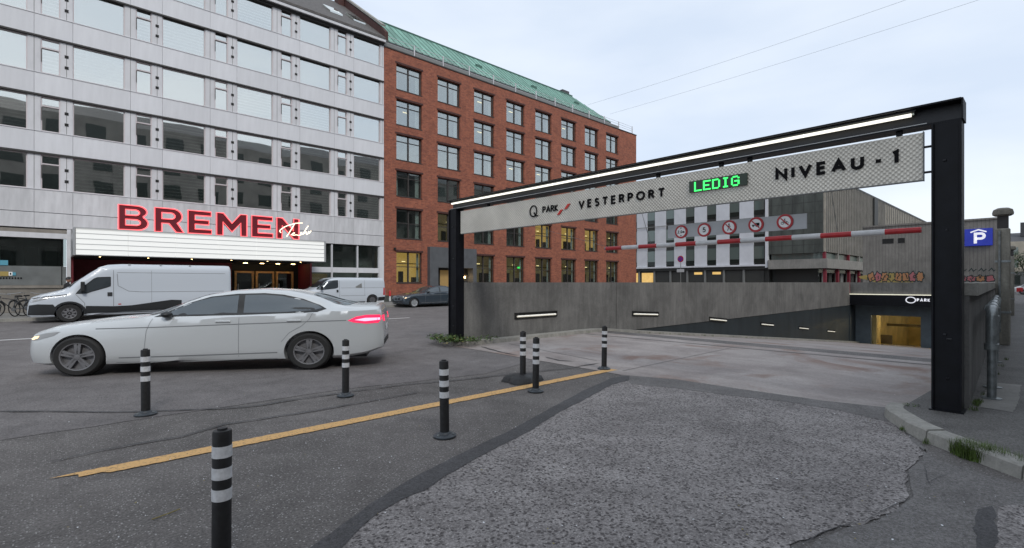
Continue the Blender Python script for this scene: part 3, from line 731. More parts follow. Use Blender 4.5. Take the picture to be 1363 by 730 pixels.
# word mark, place, level
def fit(text, pxa, pxb, zc, h, w, **k):
    xa, xb = vx(pxa), vx(pxb); nat = sum(GL[c][0] for c in text if c != ' ') * h + len(text.replace(' ', '')) * w + text.count(' ') * .35 * h
    gap = (xb - xa - nat) / (len(text) - 1)
    return word(text, xa, zc - 3.09 - h / 2, h, w, gap, on_sign, parent=sb, space=.35 - .0, **k)
fit('VESTERPORT', 770, 885, 3.108, .160, .034, depth=.012)
fit('NIVEAU', 1032, 1150, 3.126, .175, .041, depth=.012)
fit('-1', 1163, 1196, 3.127, .175, .041, depth=.012)
xa, xb = vx(705), vx(722)
q = MB(); ribbon(q, [(xa + .11 + .1 * math.cos(a), .02 + .115 * math.sin(a)) for a in np.linspace(0, 2 * math.pi, 25)], .022, on_sign, 0, .015)
ribbon(q, [(xa + .13, -.01), (xa + .17, -.085), (xa + .25, -.085)], .02, on_sign, 0, .0155); q.build('emblem', 'letter_black', sb)
word('PARK', vx(722), .0 - .05, .14, .024, .012, on_sign, depth=.012, parent=sb, xs=.95)
for (x0, y0) in ((vx(741.5), -.125), (vx(751), -.03)):
    q = MB(); P = [(x0, y0), (x0 + .07, y0), (x0 + .16, y0 + .095), (x0 + .09, y0 + .095)]
    q.add([on_sign(*p, .0) for p in P] + [on_sign(*p, .015) for p in P], [(0, 1, 2, 3), (7, 6, 5, 4), (0, 4, 5, 1), (1, 5, 6, 2), (2, 6, 7, 3), (3, 7, 4, 0)]); q.build('slash', 'logo_red', sb)
xa, xb = vx(918), vx(995)
q = MB(); q.box(-.05, -.0205, -xb, -xa, 3.127 - 3.09 - .088, 3.127 - 3.09 + .088); disp = q.build('display', 'led_off', sb)
F57 = {'L': '10000 10000 10000 10000 10000 10000 11111', 'E': '11111 10000 10000 11110 10000 10000 11111', 'D': '11110 10001 10001 10001 10001 10001 11110',
       'I': '01110 00100 00100 00100 00100 00100 01110', 'G': '01110 10001 10000 10111 10001 10001 01110'}
xa, xb = vx(925), vx(985); cw = (xb - xa) / 29; dots = MB()
for k, ch in enumerate('LEDIG'):
    for r_, row in enumerate(F57[ch].split()):
        for c_, b_ in enumerate(row):
            if b_ == '1':
                x = xa + (k * 6 + c_) * cw; z = .037 + .066 - r_ * .0215
                dots.box(-.0545, -.0505, -(x + cw * .98), -x, z - .0195, z)
dots.build('led_text', 'led_green', disp)

# height bar of red and white lengths
hb = thing('height_bar', 'red and white striped height limit bar hanging over the entry lane', 'barrier bar', (7.95, 3.5, 2.25))
n = 13; va, vb = 5.87, 1.10
for i in range(n):
    a, b = va + (vb - va) * i / n, va + (vb - va) * (i + 1) / n
    MB().tube([(0, a - 3.5, 0), (0, b - 3.5, .0)], .037, 14).build('stripe', 'paint_red' if i % 2 == 0 else 'paint_white', hb, autos=40)
w = MB()
w.tube([(0, 5.8 - 3.5, .02), (-.2, 8.9 - 3.5, .9)], .003, 4); w.tube([(0, va - 3.5 + .03, 0), (0, va - 3.5, 0)], .03, 8)
w.build('stay_wire', 'galvanised', hb)
for v in (4.9, 2.0): MB().tube([(.0, v - 3.5, .04), (-.28, v - 3.5, .56)], .004, 5).build('suspension_wire', 'galvanised', hb)

# prohibition plate
pp = thing('prohibition_plate', 'grey plate with five round red-rimmed prohibition signs above the striped bar', 'sign plate', (7.95, 3.5, 2.47))
v0 = OU(889, 300, 7.95)[1] - 3.5; v1 = OU(1074, 300, 7.95)[1] - 3.5
MB().box(0, .012, v1, v0, -.105, .115).build('plate', 'plate_grey', pp, bevel=.002)
def on_pp(cy):
    return lambda x, y, d: (-.016 - d, cy - x, y)
for k, px in enumerate((907, 937.5, 971, 1006.5, 1045)):
    cy = OU(px, 300, 7.95)[1] - 3.5; cz = (-.01, -.008, .0, .01, .016)[k]; r_ = .114
    s_ = MB(); s_.lathe([(r_, 0), (r_, -.012), (r_ * .97, -.016)], 28, (0, 0, 0), 'x'); o = s_.build('round_sign', 'sign_red', pp); o.location = (0, cy, cz)
    MB().lathe([(r_ * .73, -.0165), (r_ * .71, -.0185)], 24, (0, 0, 0), 'x').build('sign_face', 'sign_white', o)
    f = lambda x, y, d: (-.0185 - d, -x, y)
    if k == 0:
        word('2,0m', -.062, -.026, .05, .010, .006, f, .002, name='digit', parent=o, xs=.85)
        for sgy in (1, -1): MB().add([(-.019, -.018, sgy * .072), (-.019, .018, sgy * .072), (-.019, 0, sgy * .05)], [(0, 1, 2)]).build('arrow', 'letter_black', o)
    elif k == 1:
        word('5', -.02, -.042, .084, .014, 0, f, .002, name='digit', parent=o)
    else:
        q = MB()
        if k == 2:
            q.add([f(.0 + .013 * math.cos(a), .048 + .013 * math.sin(a), .001) for a in np.linspace(0, 6.283, 9)[:-1]], [tuple(range(8))])
            for st in ([(0, .035), (-.004, .0), (-.022, -.052)], [(0, .0), (.014, -.02), (.024, -.052)], [(0, .028), (-.024, .004)], [(0, .028), (.022, .01)]): ribbon(q, st, .011, f, 0, .0018)
        elif k == 3:
            ribbon(q, [(.0, -.012), (.05, -.012), (.05, .018), (.0, .018), (0, -.012)], .012, f, 0, .0018); ribbon(q, [(.01, .004), (.045, .004)], .02, f, 0, .0017)
            ribbon(q, [(-.055, -.008), (-.012, -.008)], .016, f, 0, .0018); ribbon(q, [(-.012, -.01), (0, -.01)], .005, f, 0, .0016)
            for cx in (-.036, .012, .04): ribbon(q, [(cx + .009 * math.cos(a), -.024 + .009 * math.sin(a)) for a in np.linspace(0, 6.283, 9)], .007, f, 0, .0019)
        else:
            for cx in (-.03, .03): ribbon(q, [(cx + .019 * math.cos(a), -.018 + .019 * math.sin(a)) for a in np.linspace(0, 6.283, 13)], .006, f, 0, .0019)
            ribbon(q, [(-.03, -.018), (-.012, .012), (.018, .012), (.03, -.018), (0, -.018), (-.012, .012)], .006, f, 0, .0018); ribbon(q, [(-.002, .02), (.004, .045)], .012, f, 0, .0018)
        q.build('pictogram', 'letter_black', o)
        q = MB(); ribbon(q, [(-.055, .055), (.055, -.055)], .017, f, 0, .003); q.build('slash', 'sign_red', o)

# header lettering on the portal
def on_hd(x, y, d): return (-.012 - d, -x, y)
h0 = 5.6 - OU(1205, 398, 43.58)[1]
q = MB(); ribbon(q, [(h0 + .3 + .26 * math.cos(a), 3.38 + .2 * math.sin(a)) for a in np.linspace(0, 6.283, 19)], .06, on_hd, 0, .03); q.build('emblem', 'p_white', gp)
word('PARK', h0 + .62, 3.28, .22, .05, .04, on_hd, .03, parent=gp, m='p_white', xs=.8)
for k in range(2):
    x0 = h0 + 1.38 + .22 * k; y0 = 3.18 + .13 * k; P = [(x0, y0), (x0 + .14, y0), (x0 + .3, y0 + .14), (x0 + .16, y0 + .14)]
    MB().add([on_hd(*p, .03) for p in P], [(0, 1, 2, 3)]).build('slash', 'logo_red', gp)
word('VESTERPORT', h0 + 2.15, 3.28, .24, .05, .1, on_hd, .03, parent=gp, m='p_white')

# ------------------------------------------------------------------ block with the P sign, columns, pipe rail
pb_ = thing('vent_block', 'tall grey board-marked concrete block above the garage portal carrying graffiti', 'building', (46.5, 6.2, 0))
bl = MB().box(0, 8, 2.36 - 6.2, 10.0 - 6.2, -.05, 5.82).build('wall', 'block_concrete', pb_)
MB().box(-.06, 8.06, 2.30 - 6.2, 10.06 - 6.2, 5.82, 5.94).build('coping', 'block_concrete', pb_)
for (v, z, s) in ((8.4, 4.7, .34), (7.6, 4.7, .2)): MB().box(-.02, .05, v - 6.2 - s, v - 6.2 + s, z - .18, z + .18).build('vent_opening', 'dark_hole', pb_)
def blob(cy, cz, rx, rz_, m, d, nm='graffiti', rot=0):
    P = []
    for i in range(22):
        a = 2 * math.pi * i / 22; k = 1 + .16 * math.sin(3 * a + cy * 7) + .08 * math.sin(5 * a)
        x, y = rx * k * math.cos(a), rz_ * k * math.sin(a); P.append((cy - 6.2 + x * math.cos(rot) - y * math.sin(rot), max(1.56, cz + x * math.sin(rot) + y * math.cos(rot))))
    MB().prism(P, -d, -.001, 'x').build(nm, m, pb_)
k = 0
blob(8.2, 1.9, 1.75, .42, 'graffiti_yellow', .004)
fg = lambda x, y, d: (-.006 - d, x, y)
gr_ = random.Random(3)
def mural(va, n, sp, h, cols_):
    """bulging wordless throw-up shapes: dark outline, coloured fill, loose inner strokes"""
    for i in range(n):
        cx = va - 6.2 - i * sp; st = []
        m_ = gr_.randint(4, 6); P = []
        for k in range(18):
            a = 2 * math.pi * k / 18; rr = 1 + .20 * math.sin(m_ * a + i) + gr_.uniform(-.06, .06)
            P.append((cx + .5 * sp * 1.15 * rr * math.cos(a), max(1.57, 1.60 + h * .5 + h * .5 * rr * math.sin(a))))
        c = Vector((cx, 1.60 + h * .5))
        for m, k, dep in (('graffiti_dark', 1.0, .003), (cols_[i % len(cols_)], .78, .009)):
            MB().prism([tuple(c + (Vector(p) - c) * k) for p in P], -dep - .0012 * i - .004, -.001, 'x').build('graffiti', m, pb_)
        q = MB()
        for _ in range(2):
            x0, y0 = c.x + gr_.uniform(-.18, .18), c.y + gr_.uniform(-.14, .14)
            ribbon(q, [(x0, y0 - .1), (x0 + gr_.uniform(-.12, .12), y0), (x0 + gr_.uniform(-.1, .1), y0 + .14)], .045, fg, 0, .02 + .0012 * i)
        q.build('graffiti', 'graffiti_dark', pb_)
mural(9.45, 8, .42, .80, ('graffiti_orange', 'graffiti_pink', 'graffiti_orange', 'graffiti_yellow', 'graffiti_orange'))
mural(5.6, 7, .46, .50, ('graffiti_pink', 'graffiti_pink', 'graffiti_orange'))
q = MB()
for i in range(5):
    c = 4.9 - i * .5; ribbon(q, [(c, 2.35), (c - .15, 2.55), (c - .25, 2.35), (c - .4, 2.5)], .05, lambda x, y, d: (-.004 - d, x - 6.2, y), 0, .004)
q.build('graffiti_tag', 'graffiti_dark', pb_)
ps = thing('parking_sign', 'blue parking house sign with white roofed P on the concrete block', 'parking sign', (46.46, 3.39, 4.66))
hw, hh = .70, .58
MB().box(-.14, 0, -hw, hw, -hh, hh).build('sign_box', 'p_blue', ps, bevel=.02)
f = lambda x, y, d: (-.142 - d, -x, y)
q = MB(); ribbon(q, [(-.15, -.42), (-.15, .24), (.12, .24)] + [(.12 + .17 * math.cos(a), .07 + .17 * math.sin(a)) for a in np.linspace(math.pi / 2, -math.pi / 2, 9)][1:] + [(-.15, -.10)], .16, f, 0, .015)
ribbon(q, [(-.40, .34), (0.0, .50), (.40, .34)], .085, f, 0, .017); q.build('letter', 'p_white', ps)

cc = None
for k, (px, py, lab) in enumerate(((1335, 459, 'weathered concrete column with round cap, nearer of the two on the pavement'), (1345.5, 420, 'thinner looking concrete column farther back along the pavement'))):
    x, y, _ = G(px, py, .12)
    if cc is None:
        t = cc = thing('concrete_column', lab, 'column', (x, y, .12), rz=.0, group='concrete columns along the parapet')
        MB().box(-.125, .125, -.125, .125, 0, 2.75).build('shaft', 'column_concrete', t, bevel=.02)
        MB().box(-.095, .095, -.095, .095, 2.75, 3.05).build('neck', 'dark_ledge', t)
        MB().lathe([(.14, 3.05), (.185, 3.08), (.19, 3.13), (.17, 3.2), (.1, 3.24), (0, 3.25)], 18).build('cap', 'column_concrete', t, autos=40)
        for z in (1.95, .75): MB().box(-.135, .135, -.135, .135, z, z + .05).build('band', 'galvanised', t)
        q = MB(); q.tube([(-.15, .05, .3), (-.15, .05, 2.7)], .022, 8); q.build('conduit', 'galvanised', t)
    else:
        t = copy_tree(cc); t.location = (x, y, .12); t['label'] = lab; t.scale = (.9, .9, .96)

pr = thing('pipe_railing', 'fat galvanised pipe railing with clamped joints beside the parapet wall', 'railing', (8.8, .52, .12), R(2.4))
rail = MB()
def L3(u, v, z): return (u - 8.8, v - .52, z)
rail.tube(catmull([L3(8.80, .52, .62), L3(8.80, .52, 1.0), L3(8.86, .52, 1.09), L3(9.05, .52, 1.13), L3(9.6, .52, 1.14)], 5), .058, 14)
rail.tube([L3(9.6, .52, 1.14), L3(16.4, .57, 1.14)], .05, 14); 
rail.build('handrail', 'galvanised', pr, autos=50)
for u in (8.80, 9.75, 12.9, 16.3):
    v = .52 + (u - 8.8) * .006
    MB().tube([L3(u, v, -.01), L3(u, v, 1.12 if u > 9 else .65)], .046, 12).build('upright', 'galvanised', pr, autos=50)
    c = MB(); c.lathe([(.0, 0), (.072, 0), (.072, .08), (.046, .09)], 14, L3(u, v, .93 if u > 9 else .62)); c.build('clamp', 'galvanised', pr, autos=40); b_ = MB().lathe([(.0, 0), (.1, 0), (.1, .015), (0, .02)], 14, L3(u, v, 0)).build('foot_plate', 'galvanised', pr, autos=40)
for u in (9.1, 10.2, 11.9, 13.5): MB().tube([L3(u, .53, 1.135), L3(u + .09, .53, 1.135)], .068, 14).build('sleeve', 'galvanised', pr, autos=40)

# ------------------------------------------------------------------ white office building (facade plane y = 34.2)
V = 34.2
wb = thing('office_building', 'white panelled office building with ribbon windows and the red theatre sign', 'office building', (0, V, 0))
def P(name, m, x0, x1, y0, y1, z0, z1, par=None, **k): return MB().box(x0, x1, y0, y1, z0, z1).build(name, m, par or wb, **k)
XL, XR = -14.17, 18.62
P('core', 'room_dark', XL, XR - .02, 1.4, 8, 4.3, 19.4)
ROWS = [(6.23, 7.96), (9.12, 10.86), (12.02, 13.76), (14.92, 16.6), (17.75, 19.35)]
BIG, PLN, NAR = 2.12, 2.60, 3.32
bays = [1.03 + 3.8 * k for k in range(-4, 5)]
pan_cache = {}
def cached(key, fn):
    if key not in pan_cache: pan_cache[key] = fn(); return pan_cache[key], True
    return pan_cache[key], False
def place(key, fn, x, z):
    o, new = cached(key, fn)
    if not new:
        src = o; o = src.copy(); COL.objects.link(o); o.location = (x, 0, z)
        for ch in [c for c in wb_kids.get(src.name, [])]:
            c = ch.copy(); COL.objects.link(c); c.parent = o
    else: o.location = (x, 0, z)
    return o
wb_kids = {}
def mk_big():
    q = MB(); h = 1.74; w = BIG
    for a in (0, w - .045): q.box(a, a + .045, .02, .2, 0, h)
    q.box(.045, w - .045, .03, .2, 0, .045).box(.045, w - .045, .03, .2, h - .045, h)
    o = q.build('window', 'pink_frame', wb)
    p = MB().box(.046, w - .046, .10, .115, .046, h - .046).build('pane', 'office_glass', o); wb_kids[o.name] = [p]; return o
def mk_nar():
    q = MB(); h = 1.74; w = NAR - PLN
    for a in (0, w - .05): q.box(a, a + .05, .0, .2, 0, h)
    q.box(.05, w - .05, .01, .2, 0, .05).box(.05, w - .05, .01, .2, h - .05, h).box(.05, w - .05, -.02, .16, 1.24, 1.30)
    o = q.build('window', 'pink_frame', wb)
    a = MB().box(.051, w - .051, .08, .095, .051, 1.239).build('pane', 'office_glass', o)
    b = MB().box(.051, w - .051, .11, .125, 1.301, h - .051).build('pane', 'office_glass', o)
    c = MB().box(.02, .045, -.05, -.001, .55, 1.2).build('handle', 'dark_ledge', o)
    wb_kids[o.name] = [a, b, c]; return o
def mk_pier(kind, w):
    def fn():
        h = 1.74; o = MB().box(0, w, -.03, .3, 0, h).build('pier', 'pier_metal', wb, bevel=.01)
        ks = [MB().box(w / 2 - .012, w / 2 + .012, -.034, -.03, 0, h).build('groove', 'frame_grey', o)]
        if kind: ks += [MB().box(w / 2 - .075, w / 2 + .075, -.05, -.03, z, z + .14).build('vent', 'dark_hole', o) for z in (.42, .98)]
        wb_kids[o.name] = ks; return o
    return fn
def mk_panel(w, h, m='white_panel'):
    return lambda: MB().box(.005, w - .005, -.05, .3, .004, h - .004).build('panel', m, wb, bevel=.004)
def mesh_once(name, fn, m):
    if name not in pan_cache: o = fn().build(name.split(':')[0], m); pan_cache[name] = o.data; bpy.data.objects.remove(o)
    return pan_cache[name]
def hang(name, fn, m, parent, loc=(0, 0, 0)):
    o = bpy.data.objects.new(name.split(':')[0], mesh_once(name, fn, m)); COL.objects.link(o); o.parent = parent; o.location = loc; return o
def slats(w, h, n):
    q = MB()
    for k in range(n): z = h - .05 - k * (h - .1) / n; q.add([(.06, .22, z), (w - .06, .22, z), (w - .06, .25, z - .06), (.06, .25, z - .06)], [(0, 1, 2, 3)])
    return q
wr_ = random.Random(11)
def dress(o, ri, w, h=1.74):
    """what hangs behind this window: louvred blinds, roller blind or nothing"""
    t = wr_.random(); nm = str(round(w, 1))
    if ri >= 2: 
        if t < .30: hang('blind:s' + nm, lambda: slats(w, h, 16), 'blind_white', o)
        elif t < .95: hang('blind:r' + nm, lambda: MB().box(.06, w - .06, .24, .25, .02, h - .05), 'blind_white', o)
    else:
        if t < .28: hang('blind:s' + nm, lambda: slats(w, h, 9), 'blind_white', o)
        elif t < .40: hang('blind:h' + nm, lambda: MB().box(.06, w - .06, .24, .25, h * .72, h - .05), 'blind_white', o)
        elif t < .55 and w > 1: hang('screen:a', lambda: MB().box(w * .72, w - .15, .5, .53, 0, 1.1), 'blind_white', o)
        if w > 1 and wr_.random() < .5: hang('cabinet:' + nm, lambda: MB().box(.3, 1.1, .9, 1.3, 0, .75).box(1.2, 1.5, .9, 1.3, 0, .45), 'furniture', o)
for ri, (z0, z1) in enumerate(ROWS):
    for bi, x in enumerate(bays):
        last = bi == len(bays) - 1
        dress(place('big', mk_big, x, z0), ri, BIG)
        w_pl = (XR - x - BIG) if last else PLN - BIG
        place(('pl', round(w_pl, 2)), mk_pier(False, w_pl), x + BIG, z0)
        if not last:
            dress(place('nar', mk_nar, x + PLN, z0), ri, NAR - PLN); place('dot', mk_pier(True, 3.8 - NAR), x + NAR, z0)
        # spandrel panels under this row
        zb = (5.08 if ri == 0 else ROWS[ri - 1][1] + .10); h = z0 - .03 - zb
        mpan = 'white_panel_low' if ri == 0 else 'white_panel'
        w1 = 2.36 if not last else XR - x
        place(('pa', ri, round(w1, 2)), mk_panel(w1 + (0 if last else 0), h, mpan), x, zb)
        if not last: place(('pb', ri), mk_panel(3.8 - 2.36, h, mpan), x + 2.36, zb)
        if ri == 0:
            place(('pc', round(w1, 2)), mk_panel(w1, .76, 'white_panel_low'), x, 4.3)
            if not last: place('pd', mk_panel(3.8 - 2.36, .76, 'white_panel_low'), x + 2.36, 4.3)
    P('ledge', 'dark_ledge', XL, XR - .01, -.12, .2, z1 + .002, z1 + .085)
    P('floor_slab', 'room_mid', XL, XR - .05, .301, 1.39, z1 + .03, z1 + .3)
    P('floor_slab', 'room_dark', XL, XR - .05, .301, 1.39, z0 - .5, z0 - .2)
    P('sill', 'pier_metal', XL, XR - .01, -.075, .2, z0 - .028, z0 - .002)
P('gutter', 'pier_metal', XL - .1, XR, -.35, .3, 19.52, 19.70)
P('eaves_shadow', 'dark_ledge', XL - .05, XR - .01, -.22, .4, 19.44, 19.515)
rf = MB().prism([(-.38, 19.705), (.1, 19.705), (7.35, 25.2), (7.35, 19.705), (14, 19.705), (7.35, 25.5), (-.38, 19.9)][:1] + [(14.6, 19.705), (7.35, 25.5), (-.38, 19.86)], XL, XR - .05, 'x').build('roof', 'slate', wb)
for x in (2.0, 4.6, 9.2, 11.5, 15.2, 17.0):
    y0 = 1.6; z0 = 19.86 + (y0 + .38) * .73; y1 = 3.0; z1 = 19.86 + (y1 + .38) * .73
    MB().add([(x, y0, z0 + .02), (x + .95, y0, z0 + .02), (x + .95, y1, z1 + .02), (x, y1, z1 + .02), (x, y0, z0 + .14), (x + .95, y0, z0 + .14), (x + .95, y1, z1 + .14), (x, y1, z1 + .14)],
             [(0, 3, 2, 1), (4, 5, 6, 7), (0, 1, 5, 4), (1, 2, 6, 5), (2, 3, 7, 6), (3, 0, 4, 7)]).build('skylight', 'office_glass', rf)
# gable parapet towards the brick building
gpz = MB().prism([(-.3, 19.7), (7.35, 25.45), (7.9, 25.6), (7.9, 26.0), (7.1, 25.95), (.3, 20.9), (-.3, 20.35)], XR - .06, XR + .22, 'x').build('gable_parapet', 'soldier_course', wb)
MB().prism([(.2, 20.95), (7.1, 26.0), (7.95, 26.05), (7.95, 26.15), (7.05, 26.12), (.15, 21.08)], XR - .10, XR + .26, 'x').build('coping', 'kerb_concrete', wb)
P('chimney', 'soldier_course', XR - .6, XR - .1, 6.6, 7.4, 24.5, 26.0)
# ground floor, left of the theatre canopy
P('fascia', 'pier_metal', XL, .86, -.04, .3, 3.80, 4.06); P('fascia', 'tan_strip', XL, .86, -.02, .3, 4.065, 4.24); P('fascia', 'dark_ledge', XL, .86, .02, .3, 4.245, 4.295)
P('shop_room', 'room_mid', XL, .7, 1.6, 1.8, .12, 3.9); P('shop_floor', 'pavement_slab', XL, .7, .3, 1.6, .1, .12)
for k in range(7):
    x0 = XL + .1 + k * 2.45; x1 = min(x0 + 2.41, .78)
    if x1 - x0 < .1: continue
    P('shop_pane', 'street_glass', x0, x1, .12, .15, 2.42, 3.78)
    P('frosted_pane', 'frosted_band', x0, x1, .10, .15, 1.46, 2.40)
    P('lower_panel', 'beige_panel' if k % 2 else 'dark_ledge', x0, x1, .10, .2, .13, 1.30)
    for xx in (x0 + .25, x0 + 1.05, x0 + 1.8):
        if xx + .5 < .78: P('reflection_panel', 'dark_hole', xx, xx + .5, .3, .33, 2.45, 3.35)  # dark boxes stand in for windows reflected in the shop glass
P('rail', 'tan_strip', XL, .8, .04, .2, 1.31, 1.45)
P('corner_post', 'pier_metal', .80, .95, -.06, .3, .12, 4.29)
for (x0, x1, z0, z1, m) in ((-1.60, -1.30, 1.90, 2.12, 'graffiti_yellow'), (-1.298, -1.17, 1.92, 2.10, 'sign_white'), (-1.168, -1.05, 1.93, 2.08, 'logo_blue'), (-1.60, -1.32, 2.42, 2.66, 'logo_blue')):
    P('logo', m, x0, x1, .07 if z0 > 2.3 else .06, .099, z0, z1)
P('logo', 'letter_black', -1.26, -1.21, .05, .0595, 1.96, 2.06)
for k in range(8): P('letter', 'letter_black', -1.60 + k * .10, -1.54 + k * .10, .085, .099, 1.76, 1.84)
# ground floor, right of the canopy
for x0, x1 in ((13.3, 14.6), (14.7, 16.5), (16.6, 18.2)):
    P('shop_pane', 'street_glass', x0, x1, .12, .15, 2.66, 4.22); P('shop_pane', 'street_glass', x0, x1, .12, .15, .5, 2.28)
    P('mullion', 'pier_metal', x1 + .001, x1 + .099, -.0, .2, .12, 4.25)
P('transom', 'white_panel', 13.25, 18.25, .01, .2, 2.29, 2.65); P('corner_post', 'white_panel', 18.3, XR, -.05, .3, .12, 4.29)
P('shop_room', 'room_mid', 13.3, 18.3, 1.2, 1.4, .12, 4.2); P('shop_shelf', 'room_glow', 13.4, 14.6, .7, .75, 1.5, 2.2)
P('stall_riser', 'white_panel', 13.25, 18.3, .02, .2, .12, .49)
# recessed theatre entrance
P('back_wall', 'maroon_wall', .98, 8.9, 2.2, 2.4, .12, 4.25); P('back_wall', 'soffit_black', 8.9, 13.2, 2.3, 2.4, .12, 4.25)
P('side_wall', 'maroon_wall', .96, 1.05, .0, 2.2, .12, 4.25); P('side_wall', 'maroon_wall', 13.12, 13.24, -.02, 2.2, .12, 4.25); P('soffit', 'soffit_black', 1.06, 13.1, 0, 2.2, 2.86, 2.95)
P('entrance_floor', 'pavement_slab', 1.06, 13.1, .3, 2.2, .02, .125)
for k in range(4): P('ceiling_lamp', 'lamp_warm', 9.4 + k * 1.0, 9.6 + k * 1.0, 1.3, 1.5, 2.83, 2.859)  # helper lamps added in the recess to warm and brighten the doors
for k in range(3):
    x0 = 9.05 + k * 1.28
    d = MB(); w = 1.16
    d.box(x0, x0 + .12, 2.1, 2.25, .12, 2.34).box(x0 + w - .12, x0 + w, 2.1, 2.25, .12, 2.34).box(x0 + .12, x0 + w - .12, 2.1, 2.25, 2.22, 2.34).box(x0 + .12, x0 + w - .12, 2.1, 2.25, .12, .5)
    dd = d.build('door', 'door_wood', wb); MB().box(x0 + .121, x0 + w - .121, 2.16, 2.2, .501, 2.219).build('pane', 'street_glass', dd)
    MB().box(x0 + .16, x0 + .2, 2.02, 2.09, .9, 1.5).build('handle', 'alloy_bright', dd)

# theatre canopy and its sign
mq = thing('theatre_canopy', 'white ribbed light-box canopy over the theatre entrance behind the vans', 'canopy', (7, 32.7, 2.88))
def mqb(name, m, x0, x1, y0, y1, z0, z1, **k): return MB().box(x0 - 7, x1 - 7, y0 - 32.7, y1 - 32.7, z0 - 2.88, z1 - 2.88).build(name, m, mq, **k)
mqb('soffit', 'soffit_black', 1.05, 12.85, 31.25, 34.14, 2.90, 2.96)
mqb('top', 'marquee_metal', .97, 12.93, 31.2, 34.14, 4.17, 4.20)
mqb('side', 'marquee_metal', .94, 1.03, 31.18, 34.14, 2.88, 4.169); mqb('side', 'marquee_metal', 12.87, 12.96, 31.18, 34.14, 2.88, 4.169)
for k in range(5):
    z0 = 2.9 + k * .254
    for j in range(6):
        x0 = 1.04 + j * 1.971
        mqb('light_panel', 'marquee_white', x0 + .006, x0 + 1.965, 31.22, 31.3, z0 + .02, z0 + .246)
    mqb('letter_rail', 'marquee_rail', 1.04, 12.86, 31.208, 31.219, z0 - .014, z0 + .020)
mqb('letter_rail', 'marquee_rail', 1.04, 12.86, 31.165, 31.219, 4.146, 4.168)
for k in range(6): mqb('soffit_lamp', 'lamp_warm', 2 + k * 2, 2.06 + k * 2, 32.9, 32.96, 2.885, 2.899)

OUTL = {
 'B': (1.02, [[(0, 0), (0, 1)] + [(.62, 1)] + arc(.62, .76, .36, .24, 80, -50, 8) + arc(.64, .29, .38, .29, 55, -90, 10) + [(.5, 0)]], [[(.24, .60), (.24, .82)] + [(.56, .82)] + arc(.58, .71, .14, .11, 80, -80, 5), [(.24, .19), (.24, .42)] + [(.58, .42)] + arc(.6, .305, .15, .115, 80, -80, 5)]),
 'R': (1.0, [[(0, 0), (0, 1), (.6, 1)] + arc(.62, .68, .36, .32, 85, -60, 9) + [(1.04, 0), (.76, 0), (.50, .36), (.25, .36), (.25, 0)]], [[(.25, .55), (.25, .81), (.56, .81)] + arc(.58, .68, .14, .13, 75, -75, 5)]),
 'E': (.86, [[(0, 0), (0, 1), (.84, 1), (.84, .80), (.25, .80), (.25, .605), (.76, .605), (.76, .41), (.25, .41), (.25, .20), (.86, .20), (.86, 0)]], []),
 'M': (1.2, [[(0, 0), (0, 1), (.27, 1), (.6, .56), (.93, 1), (1.2, 1), (1.2, 0), (.95, 0), (.95, .60), (.6, .16), (.25, .60), (.25, 0)]], []),
 'N': (1.04, [[(0, 0), (0, 1), (.27, 1), (.79, .40), (.79, 1), (1.04, 1), (1.04, 0), (.79, 0), (.25, .62), (.25, 0)]], []),
}
bs = thing('theatre_sign', 'red neon-edged letters spelling BREMEN standing on the white canopy', 'neon sign', (2.64, 31.35, 4.22))
spans = [(157.5, 197), (205.7, 243), (250, 281.5), (288, 328.5), (334.7, 363), (368, 397.5)]
for ch, (pa, pb2) in zip('BREMEN', spans):
    xa, xb = OV(pa, 290, 31.35)[0] - 2.64, OV(pb2, 290, 31.35)[0] - 2.64
    wd, outer, holes = OUTL[ch]; H_ = 1.22; sx = (xb - xa) / wd
    loops = [[(xa + p[0] * sx, p[1] * H_) for p in lp] for lp in outer + holes]
    def clean(lp):
        o = []
        for p in lp:
            if not o or (Vector(p) - Vector(o[-1])).length > .012: o.append(p)
        return o
    loops = [clean(l) for l in loops]
    flat = [p for l in loops for p in l]
    tris = tessellate_polygon([[Vector((p[0], p[1], 0)) for p in l] for l in loops])
    vs = [(p[0], 0, p[1]) for p in flat] + [(p[0], .16, p[1]) for p in flat]; n = len(flat); fs = []
    for t in tris:
        a, b, c = (Vector((*flat[i], 0)) for i in t); t = tuple(t) if (b - a).cross(c - a).z > 0 else tuple(t)[::-1]
        fs += [t, tuple(i + n for i in t[::-1])]
    o_ = 0
    for l in loops:
        for i in range(len(l)): j = (i + 1) % len(l); fs.append((o_ + i, o_ + i + n, o_ + j + n, o_ + j))
        o_ += len(l)
    lt = MB().add(vs, fs).build('letter', 'maroon', bs)
    q = MB()
    for l in loops: q.tube([(p[0], -.035, p[1]) for p in l], .031, 6, closed=True)
    q.build('neon_tube', 'neon_red', lt)
    MB().box(xa + .05, xb - .05, .03, .1, -.05, -.001).build('stand', 'dark_ledge', lt)
sg = thing('neon_script', 'warm white neon script word overlapping the last red letter of the theatre sign', 'neon sign', (10.5, 31.15, 4.25))
def npt(px, py):
    x, y, z = OV(px, py, 31.15); return (x - 10.5, 0, z - 4.25)
def zs(zx, zy): return (360 + zx / 14.6, 280 + zy / 14.6)
q = MB()
for st in ([(205, 440), (180, 405), (210, 370), (300, 315), (420, 275), (500, 255), (625, 250)], [(470, 262), (420, 350), (370, 430), (315, 515)], [(400, 480), (450, 455), (470, 440), (430, 455), (440, 490), (500, 480), (560, 490), (620, 455), (590, 440), (600, 470), (640, 465)],
           [(735, 305), (690, 370), (640, 460), (690, 420), (700, 470), (730, 455), (745, 410), (750, 450), (790, 400)]):
    q.tube(catmull([npt(*zs(*p)) for p in st], 4), .026, 6)
q.build('neon_tube', 'neon_white', sg)

